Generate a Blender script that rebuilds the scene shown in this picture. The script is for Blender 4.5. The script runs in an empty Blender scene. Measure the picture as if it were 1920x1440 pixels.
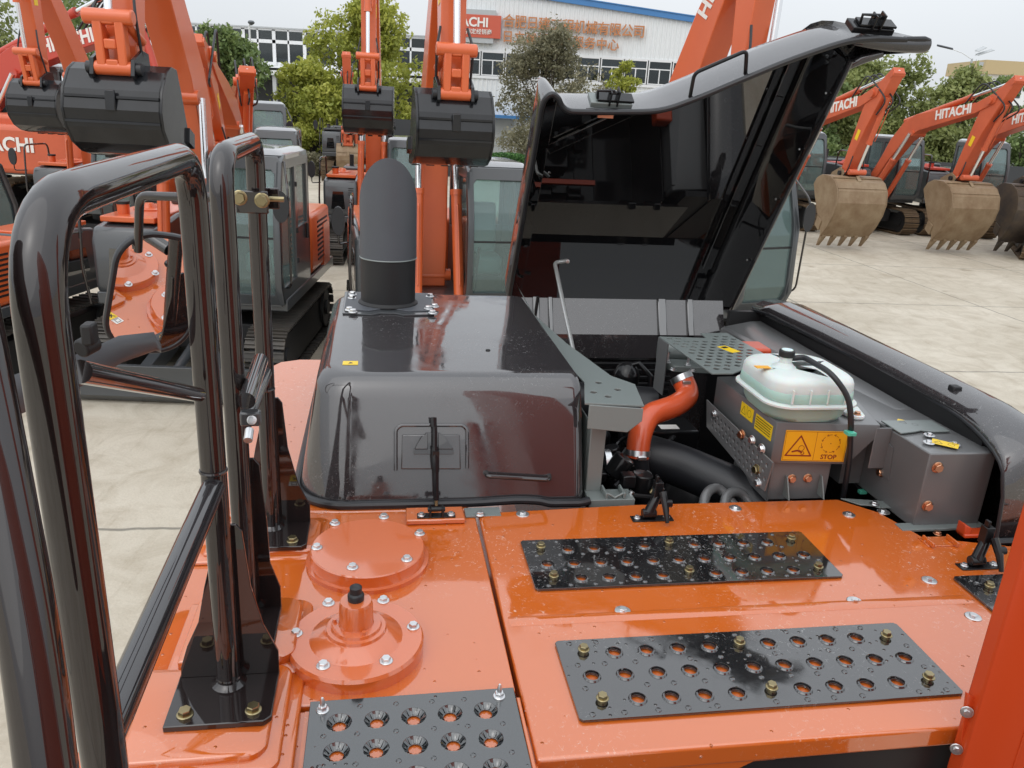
import bpy, bmesh, math, random
import numpy as np
from mathutils import Vector, Matrix, Euler

random.seed(7)
R = math.radians
SC = bpy.context.scene
COL = SC.collection

# ------------------------------------------------------------------ camera, sky, sun, exposure
CAM_H = 3.8
PITCH, ROLL, FPX = R(19.0), R(3.2), 1500.0
cam = bpy.data.cameras.new('camera')
cam.sensor_width = 36.0
cam.lens = FPX / 1920 * 36
cam.clip_start = 0.05
cam.clip_end = 2000
cam_o = bpy.data.objects.new('camera', cam)
COL.objects.link(cam_o)
fwd = Vector((0, math.cos(PITCH), -math.sin(PITCH)))
up0 = Vector((0, math.sin(PITCH), math.cos(PITCH)))
rt0 = Vector((1, 0, 0))
rt = rt0 * math.cos(ROLL) + up0 * math.sin(ROLL)
up = up0 * math.cos(ROLL) - rt0 * math.sin(ROLL)
cam_o.matrix_world = Matrix(((rt.x, up.x, -fwd.x, 0), (rt.y, up.y, -fwd.y, 0),
                             (rt.z, up.z, -fwd.z, CAM_H), (0, 0, 0, 1)))
SC.camera = cam_o

world = bpy.data.worlds.new('World')
SC.world = world
world.use_nodes = True
wn = world.node_tree.nodes
wl = world.node_tree.links
SUN_EL, SUN_ROT = R(52), R(205)
sky = wn.new('ShaderNodeTexSky')
sky.sky_type = 'NISHITA'
sky.sun_disc = False
sky.sun_elevation = SUN_EL
sky.sun_rotation = SUN_ROT
sky.air_density = 1.2
sky.dust_density = 4.0
hs = wn.new('ShaderNodeHueSaturation')
hs.inputs['Saturation'].default_value = 0.25
wl.new(sky.outputs[0], hs.inputs['Color'])
# a white cloud sheet over the whole sky
mixc = wn.new('ShaderNodeMixRGB')
mixc.inputs['Fac'].default_value = 0.72
wl.new(hs.outputs[0], mixc.inputs[1])
tc = wn.new('ShaderNodeTexCoord')
cn = wn.new('ShaderNodeTexNoise')
cn.inputs['Scale'].default_value = 1.6
cn.inputs['Detail'].default_value = 4
wl.new(tc.outputs['Generated'], cn.inputs['Vector'])
cr = wn.new('ShaderNodeValToRGB')
cr.color_ramp.elements[0].position = 0.3
cr.color_ramp.elements[0].color = (6.9, 7.35, 7.8, 1)
cr.color_ramp.elements[1].position = 0.7
cr.color_ramp.elements[1].color = (8.2, 8.5, 8.9, 1)
wl.new(cn.outputs['Fac'], cr.inputs[0])
wl.new(cr.outputs[0], mixc.inputs[2])
# overcast luminance: brighter towards the zenith
sepw = wn.new('ShaderNodeSeparateXYZ')
wl.new(tc.outputs['Generated'], sepw.inputs[0])
grd = wn.new('ShaderNodeMapRange')
grd.inputs['From Min'].default_value = 0.0
grd.inputs['From Max'].default_value = 1.0
grd.inputs['To Min'].default_value = 0.90
grd.inputs['To Max'].default_value = 1.65
wl.new(sepw.outputs['Z'], grd.inputs['Value'])
scl = wn.new('ShaderNodeVectorMath'); scl.operation = 'SCALE'
wl.new(mixc.outputs[0], scl.inputs[0]); wl.new(grd.outputs[0], scl.inputs['Scale'])
wl.new(scl.outputs[0], wn['Background'].inputs['Color'])
wn['Background'].inputs['Strength'].default_value = 0.115

sun = bpy.data.lights.new('sun', 'SUN')
sun.energy = 0.6
sun.angle = R(100)
sun.color = (1.0, 0.97, 0.93)
sun_o = bpy.data.objects.new('sun', sun)
COL.objects.link(sun_o)
sun_o.rotation_euler = Euler((R(38), 0, R(-25)), 'XYZ')

SC.view_settings.view_transform = 'Standard'
SC.view_settings.look = 'None'
SC.view_settings.gamma = 1
SC.view_settings.exposure = 0.2
SC.cycles.max_bounces = 8
SC.cycles.transparent_max_bounces = 12
SC.cycles.caustics_reflective = False
SC.cycles.caustics_refractive = False

# ------------------------------------------------------------------ picture rays -> places
def ray(px, py):
    x = (px - 960) / FPX
    y = -(py - 720) / FPX
    return fwd + rt * x + up * y
CAMP = Vector((0, 0, CAM_H))
def gz(px, py, z=0.0):
    d = ray(px, py)
    return CAMP + d * ((z - CAM_H) / d.z)
def gy(px, py, Y):
    d = ray(px, py)
    return CAMP + d * (Y / d.y)

# the near machine's own frame: a to the right along its deck, b away, z up from its deck
DECK = 2.72
ANG = R(9.883)
ORG = Vector((-0.0669, 1.9589, 0))
E1 = Vector((math.cos(ANG), math.sin(ANG), 0))
E2 = Vector((-math.sin(ANG), math.cos(ANG), 0))
CL = Vector((-0.27037, -1.94135, 1.08))
def rl(px, py):
    d = ray(px, py)
    return Vector((d.dot(E1), d.dot(E2), d.z))
def Pz(px, py, z=0.0):
    d = rl(px, py)
    return CL + d * ((z - CL.z) / d.z)
def Pb(px, py, b):
    d = rl(px, py)
    return CL + d * ((b - CL.y) / d.y)
def Pa(px, py, a):
    d = rl(px, py)
    return CL + d * ((a - CL.x) / d.x)

# ------------------------------------------------------------------ materials
def new_mat(name):
    m = bpy.data.materials.new(name)
    m.use_nodes = True
    n = m.node_tree.nodes
    return m, n, m.node_tree.links, n['Principled BSDF']

def mat(name, col, rough=0.5, metal=0.0, coat=0.0, coat_rough=0.03, coat_ior=1.5, spec=0.5,
        var=0.0, var_scale=3.0, var_col=None, bump=0.0, bump_scale=60.0, rough_var=0.0):
    m, n, l, b = new_mat(name)
    b.inputs['Base Color'].default_value = (*col, 1)
    b.inputs['Roughness'].default_value = rough
    b.inputs['Metallic'].default_value = metal
    b.inputs['Coat Weight'].default_value = coat
    b.inputs['Coat Roughness'].default_value = coat_rough
    b.inputs['Coat IOR'].default_value = coat_ior
    b.inputs['Specular IOR Level'].default_value = spec
    if var or bump or rough_var:
        t = n.new('ShaderNodeTexCoord')
        if var:
            x = n.new('ShaderNodeTexNoise')
            x.inputs['Scale'].default_value = var_scale
            x.inputs['Detail'].default_value = 6
            x.inputs['Roughness'].default_value = 0.65
            l.new(t.outputs['Object'], x.inputs['Vector'])
            r = n.new('ShaderNodeValToRGB')
            r.color_ramp.elements[0].position = 0.35
            r.color_ramp.elements[1].position = 0.72
            r.color_ramp.elements[0].color = (*col, 1)
            vc = var_col or [c * 0.6 for c in col]
            r.color_ramp.elements[1].color = (*[col[i] * (1 - var) + vc[i] * var for i in range(3)], 1)
            l.new(x.outputs['Fac'], r.inputs[0])
            l.new(r.outputs[0], b.inputs['Base Color'])
        if rough_var:
            x = n.new('ShaderNodeTexNoise')
            x.inputs['Scale'].default_value = 9
            x.inputs['Detail'].default_value = 5
            l.new(t.outputs['Object'], x.inputs['Vector'])
            q = n.new('ShaderNodeMapRange')
            q.inputs['From Min'].default_value = 0.3
            q.inputs['From Max'].default_value = 0.7
            q.inputs['To Min'].default_value = max(0, rough - rough_var)
            q.inputs['To Max'].default_value = rough + rough_var
            l.new(x.outputs['Fac'], q.inputs['Value'])
            l.new(q.outputs[0], b.inputs['Roughness'])
        if bump:
            x = n.new('ShaderNodeTexNoise')
            x.inputs['Scale'].default_value = bump_scale
            x.inputs['Detail'].default_value = 3
            l.new(t.outputs['Object'], x.inputs['Vector'])
            bp = n.new('ShaderNodeBump')
            bp.inputs['Strength'].default_value = bump
            bp.inputs['Distance'].default_value = 0.01
            l.new(x.outputs['Fac'], bp.inputs['Height'])
            l.new(bp.outputs[0], b.inputs['Normal'])
            if coat:
                pass
    return m

def wet_paint(name, col, dust=(0.75, 0.62, 0.5), amount=0.5, drops=0.0, scratch=True, coat_ior=1.75, rough=0.3):
    """glossy paint, a few pale scuffs and dried splashes, optional water drops"""
    m, n, l, b = new_mat(name)
    t = n.new('ShaderNodeTexCoord')
    big = n.new('ShaderNodeTexNoise')
    big.inputs['Scale'].default_value = 2.3
    big.inputs['Detail'].default_value = 3
    l.new(t.outputs['Object'], big.inputs['Vector'])
    fine = n.new('ShaderNodeTexNoise')
    fine.inputs['Scale'].default_value = 70
    fine.inputs['Detail'].default_value = 7
    fine.inputs['Roughness'].default_value = 0.75
    fine.inputs['Distortion'].default_value = 1.3
    l.new(t.outputs['Object'], fine.inputs['Vector'])
    r1 = n.new('ShaderNodeMapRange')
    r1.inputs['From Min'].default_value = 0.46
    r1.inputs['From Max'].default_value = 0.64
    l.new(big.outputs['Fac'], r1.inputs['Value'])
    r2 = n.new('ShaderNodeMapRange')
    r2.inputs['From Min'].default_value = 0.57
    r2.inputs['From Max'].default_value = 0.68
    l.new(fine.outputs['Fac'], r2.inputs['Value'])
    mul = n.new('ShaderNodeMath'); mul.operation = 'MULTIPLY'
    l.new(r1.outputs[0], mul.inputs[0]); l.new(r2.outputs[0], mul.inputs[1])
    mul2 = n.new('ShaderNodeMath'); mul2.operation = 'MULTIPLY'
    l.new(mul.outputs[0], mul2.inputs[0]); mul2.inputs[1].default_value = amount
    mx = n.new('ShaderNodeMixRGB')
    mx.inputs[1].default_value = (*col, 1)
    mx.inputs[2].default_value = (*dust, 1)
    l.new(mul2.outputs[0], mx.inputs['Fac'])
    l.new(mx.outputs[0], b.inputs['Base Color'])
    b.inputs['Roughness'].default_value = rough
    b.inputs['Specular IOR Level'].default_value = 0.08
    b.inputs['Coat Weight'].default_value = 1.0
    b.inputs['Coat IOR'].default_value = coat_ior
    rc = n.new('ShaderNodeMapRange')
    rc.inputs['To Min'].default_value = 0.035
    rc.inputs['To Max'].default_value = 0.4
    l.new(mul.outputs[0], rc.inputs['Value'])
    sm_ = n.new('ShaderNodeTexNoise'); sm_.inputs['Scale'].default_value = 7; sm_.inputs['Detail'].default_value = 8; sm_.inputs['Roughness'].default_value = 0.7
    l.new(t.outputs['Object'], sm_.inputs['Vector'])
    s2_ = n.new('ShaderNodeMapRange'); s2_.inputs['From Min'].default_value = 0.45; s2_.inputs['From Max'].default_value = 0.75
    s2_.inputs['To Min'].default_value = 0.0; s2_.inputs['To Max'].default_value = 0.16
    l.new(sm_.outputs['Fac'], s2_.inputs['Value'])
    ad_ = n.new('ShaderNodeMath'); ad_.operation = 'ADD'
    l.new(rc.outputs[0], ad_.inputs[0]); l.new(s2_.outputs[0], ad_.inputs[1])
    l.new(ad_.outputs[0], b.inputs['Coat Roughness'])
    # slow waviness of the sheet metal, drops on top
    wv = n.new('ShaderNodeTexNoise')
    wv.inputs['Scale'].default_value = 5
    wv.inputs['Detail'].default_value = 2
    l.new(t.outputs['Object'], wv.inputs['Vector'])
    bp = n.new('ShaderNodeBump')
    bp.inputs['Strength'].default_value = 0.12
    bp.inputs['Distance'].default_value = 0.01
    l.new(wv.outputs['Fac'], bp.inputs['Height'])
    last = bp
    if drops:
        vo = n.new('ShaderNodeTexVoronoi')
        vo.inputs['Scale'].default_value = 55
        l.new(t.outputs['Object'], vo.inputs['Vector'])
        dr = n.new('ShaderNodeMapRange')
        dr.inputs['From Min'].default_value = 0.0
        dr.inputs['From Max'].default_value = 0.19
        dr.inputs['To Min'].default_value = 1.0
        dr.inputs['To Max'].default_value = 0.0
        l.new(vo.outputs['Distance'], dr.inputs['Value'])
        sep = n.new('ShaderNodeSeparateColor')
        l.new(vo.outputs['Color'], sep.inputs[0])
        gt = n.new('ShaderNodeMath'); gt.operation = 'GREATER_THAN'; gt.inputs[1].default_value = 1 - drops
        l.new(sep.outputs[0], gt.inputs[0])
        mm = n.new('ShaderNodeMath'); mm.operation = 'MULTIPLY'
        l.new(dr.outputs[0], mm.inputs[0]); l.new(gt.outputs[0], mm.inputs[1])
        b2 = n.new('ShaderNodeBump')
        b2.inputs['Strength'].default_value = 0.8
        b2.inputs['Distance'].default_value = 0.006
        l.new(mm.outputs[0], b2.inputs['Height'])
        l.new(bp.outputs[0], b2.inputs['Normal'])
        last = b2
    l.new(last.outputs[0], b.inputs['Normal'])
    l.new(last.outputs[0], b.inputs['Coat Normal'])
    return m

M = {}
M['orange'] = wet_paint('orange_paint', (0.56, 0.120, 0.014), amount=0.75, coat_ior=2.1, drops=0.10)
M['orange_disc'] = mat('orange_cast', (0.60, 0.125, 0.025), 0.32, coat=1, coat_ior=1.8, coat_rough=0.08, bump=0.03, bump_scale=120)
M['orange_far'] = mat('orange_machine', (0.66, 0.125, 0.032), 0.38, coat=0.5, coat_rough=0.1, var=0.35, var_scale=1.2, var_col=(0.50, 0.075, 0.02))
M['orange_old'] = mat('orange_faded', (0.60, 0.115, 0.042), 0.5, coat=0.2, coat_rough=0.2, var=0.5, var_scale=1.7, var_col=(0.40, 0.07, 0.03))
M['red_old'] = mat('red_faded', (0.50, 0.055, 0.03), 0.5, coat=0.2, coat_rough=0.2)
M['gloss'] = mat('charcoal_gloss', (0.020, 0.019, 0.021), 0.5, coat=1, coat_ior=1.8, coat_rough=0.02, spec=0.05)
M['rail'] = mat('rail_gloss', (0.014, 0.010, 0.010), 0.5, coat=1, coat_ior=1.7, coat_rough=0.035, spec=0.03)
M['hood'] = wet_paint('hood_charcoal', (0.030, 0.027, 0.029), dust=(0.3, 0.3, 0.3), amount=0.5, coat_ior=1.95, rough=0.5)
M['lid_in'] = mat('lid_inside', (0.007, 0.007, 0.008), 0.5, coat=1, coat_ior=2.3, coat_rough=0.015, spec=0.03)
M['plate'] = wet_paint('tread_plate_black', (0.008, 0.008, 0.009), dust=(0.45, 0.45, 0.45), amount=0.9, drops=0.35, coat_ior=2.15, rough=0.3)
M['plate_grey'] = wet_paint('tread_plate_grey', (0.014, 0.018, 0.020), dust=(0.3, 0.3, 0.3), amount=0.3, drops=0.2, coat_ior=2.15, rough=0.35)
M['pipe'] = mat('heat_grey', (0.075, 0.082, 0.094), 0.55, var=0.25, var_scale=5, bump=0.08, bump_scale=220)
M['grey'] = mat('bracket_grey', (0.17, 0.195, 0.19), 0.38, metal=0.0, coat=0.3, coat_rough=0.2, bump=0.04, bump_scale=260)
M['grey_dk'] = mat('bracket_dark', (0.125, 0.128, 0.130), 0.36, coat=0.5, coat_rough=0.18, bump=0.05, bump_scale=260)
M['grey_hood'] = mat('machine_grey', (0.050, 0.055, 0.060), 0.35, coat=0.6, coat_rough=0.08)
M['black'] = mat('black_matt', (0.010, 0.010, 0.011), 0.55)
M['rubber'] = mat('rubber_black', (0.014, 0.015, 0.018), 0.42, bump=0.05, bump_scale=150)
M['trim'] = mat('rubber_trim', (0.018, 0.019, 0.022), 0.32)
M['engine'] = mat('engine_black', (0.007, 0.007, 0.008), 0.5, coat=0.6, coat_rough=0.08, spec=0.1)
M['zinc'] = mat('zinc', (0.72, 0.73, 0.74), 0.3, metal=1, var=0.3, var_scale=60)
M['gold'] = mat('zinc_yellow', (0.36, 0.30, 0.17), 0.3, metal=1, var=0.3, var_scale=60)
M['copper'] = mat('zinc_red', (0.62, 0.33, 0.2), 0.3, metal=1, var=0.3, var_scale=60)
M['chrome'] = mat('chrome_rod', (0.85, 0.86, 0.88), 0.22, metal=1)
M['strut'] = mat('strut_grey', (0.45, 0.46, 0.45), 0.35, metal=0.6)
M['pipe_orange'] = mat('coolant_pipe', (0.60, 0.085, 0.022), 0.32, coat=0.5, coat_rough=0.15)
M['tankp'] = mat('tank_plastic', (0.63, 0.68, 0.66), 0.42)
M['tankg'] = mat('tank_coolant', (0.36, 0.52, 0.46), 0.4)
M['tankw'] = mat('tank_white', (0.68, 0.72, 0.72), 0.45)
for k in ('tankp', 'tankg', 'tankw'):
    b = M[k].node_tree.nodes['Principled BSDF']
    b.inputs['Subsurface Weight'].default_value = 0.35
    b.inputs['Subsurface Scale'].default_value = 0.02
M['teal'] = mat('cable_tie', (0.08, 0.45, 0.32), 0.4)
M['yellow'] = mat('label_yellow', (0.82, 0.56, 0.02), 0.35)
M['amber'] = mat('label_amber', (0.80, 0.38, 0.01), 0.35)
M['ink'] = mat('label_ink', (0.02, 0.015, 0.012), 0.4)
M['inkred'] = mat('label_ink_red', (0.22, 0.02, 0.01), 0.4)
M['white'] = mat('lettering_white', (0.78, 0.76, 0.72), 0.5)
M['mirror'] = mat('mirror_glass', (0.88, 0.88, 0.88), 0.0, metal=1)
M['armgrey'] = mat('mirror_arm', (0.10, 0.11, 0.12), 0.35)
M['column'] = mat('column_orange', (0.56, 0.060, 0.010), 0.42, coat=0.4, coat_rough=0.2)

def glass(name, tint, refl=1.45):
    m = bpy.data.materials.new(name)
    m.use_nodes = True
    n, l = m.node_tree.nodes, m.node_tree.links
    n.clear()
    o = n.new('ShaderNodeOutputMaterial')
    tr = n.new('ShaderNodeBsdfTransparent')
    tr.inputs[0].default_value = (*tint, 1)
    g = n.new('ShaderNodeBsdfGlossy')
    g.inputs['Roughness'].default_value = 0.03
    g.inputs[0].default_value = (0.9, 0.95, 0.95, 1)
    f = n.new('ShaderNodeFresnel')
    f.inputs[0].default_value = refl
    mx = n.new('ShaderNodeMixShader')
    l.new(f.outputs[0], mx.inputs[0]); l.new(tr.outputs[0], mx.inputs[1]); l.new(g.outputs[0], mx.inputs[2])
    l.new(mx.outputs[0], o.inputs[0])
    return m
M['glass'] = glass('cab_glass', (0.74, 0.86, 0.85), 1.6)
_n, _l = M['glass'].node_tree.nodes, M['glass'].node_tree.links      # protective film left on the new panes
_d = _n.new('ShaderNodeBsdfDiffuse'); _d.inputs[0].default_value = (0.42, 0.55, 0.54, 1)
_m = _n.new('ShaderNodeMixShader'); _m.inputs[0].default_value = 0.17
_x = [q for q in _n if q.type == 'MIX_SHADER' and q != _m][0]
_l.new(_x.outputs[0], _m.inputs[1]); _l.new(_d.outputs[0], _m.inputs[2])
_l.new(_m.outputs[0], [q for q in _n if q.type == 'OUTPUT_MATERIAL'][0].inputs[0])
M['glass_bld'] = glass('window_glass', (0.5, 0.55, 0.58), 1.6)

# ------------------------------------------------------------------ mesh helpers
class MB:
    def __init__(s):
        s.v, s.f = [], []
    def add(s, vs, fs):
        k = len(s.v)
        s.v += [tuple(v) for v in vs]
        s.f += [tuple(i + k for i in f) for f in fs]
        return s
    def box(s, x0, x1, y0, y1, z0, z1, T=None):
        vs = [Vector((x, y, z)) for z in (z0, z1) for y in (y0, y1) for x in (x0, x1)]
        if T is not None:
            vs = [T @ v for v in vs]
        return s.add(vs, [(0, 2, 3, 1), (4, 5, 7, 6), (0, 1, 5, 4), (2, 6, 7, 3), (0, 4, 6, 2), (1, 3, 7, 5)])
    def prism(s, poly, ax, lo, hi, T=None):
        n = len(poly)
        def P(p, h):
            if ax == 'z': q = (p[0], p[1], h)
            elif ax == 'y': q = (p[0], h, p[1])
            else: q = (h, p[0], p[1])
            q = Vector(q)
            return T @ q if T is not None else q
        vs = [P(p, lo) for p in poly] + [P(p, hi) for p in poly]
        fs = [tuple(range(n - 1, -1, -1)), tuple(range(n, 2 * n))]
        fs += [(i, (i + 1) % n, n + (i + 1) % n, n + i) for i in range(n)]
        return s.add(vs, fs)
    def loft(s, rings, closed=True, cap=True):
        n = len(rings[0])
        vs = [p for r in rings for p in r]
        fs = []
        for k in range(len(rings) - 1):
            for i in range(n if closed else n - 1):
                j = (i + 1) % n
                fs.append((k * n + i, k * n + j, (k + 1) * n + j, (k + 1) * n + i))
        if cap:
            fs.append(tuple(range(n - 1, -1, -1)))
            fs.append(tuple((len(rings) - 1) * n + i for i in range(n)))
        return s.add(vs, fs)
    def tube(s, path, r, n=14, cap=True):
        path = [Vector(p) for p in path]
        rr = r if isinstance(r, (list, tuple)) else [r] * len(path)
        rings = []
        ref = None
        for i, p in enumerate(path):
            if i == 0: d = path[1] - p
            elif i == len(path) - 1: d = p - path[-2]
            else: d = (path[i + 1] - p).normalized() + (p - path[i - 1]).normalized()
            d.normalize()
            if ref is None:
                ref = Vector((0, 0, 1)) if abs(d.z) < 0.9 else Vector((1, 0, 0))
            u = (ref - d * ref.dot(d)).normalized()
            w = d.cross(u)
            ref = u
            rings.append([p + (u * math.cos(2 * math.pi * k / n) + w * math.sin(2 * math.pi * k / n)) * rr[i] for k in range(n)])
        return s.loft(rings, True, cap)
    def cyl(s, p0, p1, r0, r1=None, n=20):
        return s.tube([p0, p1], [r0, r0 if r1 is None else r1], n)
    def lathe(s, prof, c=(0, 0, 0), n=40, T=None):
        rings = []
        for r, z in prof:
            ring = []
            for k in range(n):
                t = 2 * math.pi * k / n
                q = Vector((r * math.cos(t), r * math.sin(t), z))
                if T is not None: q = T @ q
                ring.append(q + Vector(c))
            rings.append(ring)
        return s.loft(rings, True, True)
    def build(s, name, m, parent=None, bevel=0.0, seg=2, ang=32, loc=None, smooth=True):
        me = bpy.data.meshes.new(name)
        me.from_pydata(s.v, [], s.f)
        me.validate()
        bm = bmesh.new(); bm.from_mesh(me)
        bmesh.ops.recalc_face_normals(bm, faces=bm.faces)
        bm.to_mesh(me); bm.free()
        return finish(name, me, m, parent, bevel, seg, ang, loc, smooth)

def finish(name, me, m, parent=None, bevel=0.0, seg=2, ang=32, loc=None, smooth=True):
    me.materials.append(M[m] if isinstance(m, str) else m)
    if smooth:
        me.shade_smooth()
        me.set_sharp_from_angle(angle=R(ang))
    o = bpy.data.objects.new(name, me)
    COL.objects.link(o)
    if parent is not None: o.parent = parent
    if loc is not None: o.location = loc
    if bevel:
        b = o.modifiers.new('Bevel', 'BEVEL')
        b.width = bevel; b.segments = seg; b.limit_method = 'ANGLE'; b.angle_limit = R(30)
        b.harden_normals = False
    return o

def fillet(pts, rad, n=6):
    pts = [Vector(p) for p in pts]
    out = [pts[0]]
    for i in range(1, len(pts) - 1):
        p = pts[i]
        r_ = rad[i - 1] if isinstance(rad, (list, tuple)) else rad
        d0 = (pts[i - 1] - p); d1 = (pts[i + 1] - p)
        t = min(r_, d0.length * 0.48, d1.length * 0.48)
        a = p + d0.normalized() * t; b = p + d1.normalized() * t
        for k in range(n + 1):
            u = k / n
            out.append(a * (1 - u) ** 2 + p * 2 * u * (1 - u) + b * u ** 2)
    out.append(pts[-1])
    return out

def holed(name, outer, holes, thick, m, parent=None, bev=0.001, T=None, loc=None):
    """flat plate with real holes: outer = 2-D outline, holes = [(x, y, r) or outline]"""
    cu = bpy.data.curves.new(name, 'CURVE')
    cu.dimensions = '2D'; cu.fill_mode = 'BOTH'
    cu.extrude = thick / 2; cu.bevel_depth = bev; cu.bevel_resolution = 1
    def spl(pts):
        s = cu.splines.new('POLY')
        s.points.add(len(pts) - 1)
        for i, p in enumerate(pts): s.points[i].co = (p[0], p[1], 0, 1)
        s.use_cyclic_u = True
    spl(outer)
    for h in holes:
        if len(h) == 3 and not hasattr(h[0], '__len__'):
            spl([(h[0] + h[2] * math.cos(t * math.pi / 8), h[1] + h[2] * math.sin(t * math.pi / 8)) for t in range(16)])
        else: spl(h)
    o = bpy.data.objects.new(name, cu)
    COL.objects.link(o)
    me = bpy.data.meshes.new_from_object(o.evaluated_get(bpy.context.evaluated_depsgraph_get()))
    bpy.data.objects.remove(o); bpy.data.curves.remove(cu)
    me.name = name
    if T is not None: me.transform(T)
    return finish(name, me, m, parent, loc=loc)

def text_mesh(name, body, size, m, parent=None, T=None, depth=0.004, bold=0.02, loc=None, sx=1.0, spacing=1.0, align='CENTER'):
    cu = bpy.data.curves.new(name, 'FONT')
    cu.body = body; cu.size = size; cu.extrude = depth / 2; cu.offset = bold * size
    cu.align_x = align; cu.align_y = 'CENTER'; cu.space_character = spacing
    cu.resolution_u = 3
    o = bpy.data.objects.new(name, cu)
    COL.objects.link(o)
    me = bpy.data.meshes.new_from_object(o.evaluated_get(bpy.context.evaluated_depsgraph_get()))
    bpy.data.objects.remove(o); bpy.data.curves.remove(cu)
    me.name = name
    if sx != 1.0: me.transform(Matrix.Diagonal((sx, 1, 1, 1)))
    if T is not None: me.transform(T)
    return finish(name, me, m, parent, loc=loc, smooth=False)

def frame(o, ex, ey):
    """matrix whose local x, y axes are ex, ey and origin o"""
    ex = Vector(ex).normalized(); ey = Vector(ey); ey = (ey - ex * ey.dot(ex)).normalized(); ez = ex.cross(ey)
    o = Vector(o)
    return Matrix(((ex.x, ey.x, ez.x, o.x), (ex.y, ey.y, ez.y, o.y), (ex.z, ey.z, ez.z, o.z), (0, 0, 0, 1)))

def thing(name, label, cat, loc=(0, 0, 0), rz=0.0, group=None):
    o = bpy.data.objects.new(name, None)
    COL.objects.link(o)
    o.empty_display_size = 0.3
    o.location = loc; o.rotation_euler = (0, 0, rz)
    o['label'] = label; o['category'] = cat
    if group: o['group'] = group
    return o
def tag(o, label, cat, group=None):
    o['label'] = label; o['category'] = cat
    if group: o['group'] = group
    return o

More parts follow.
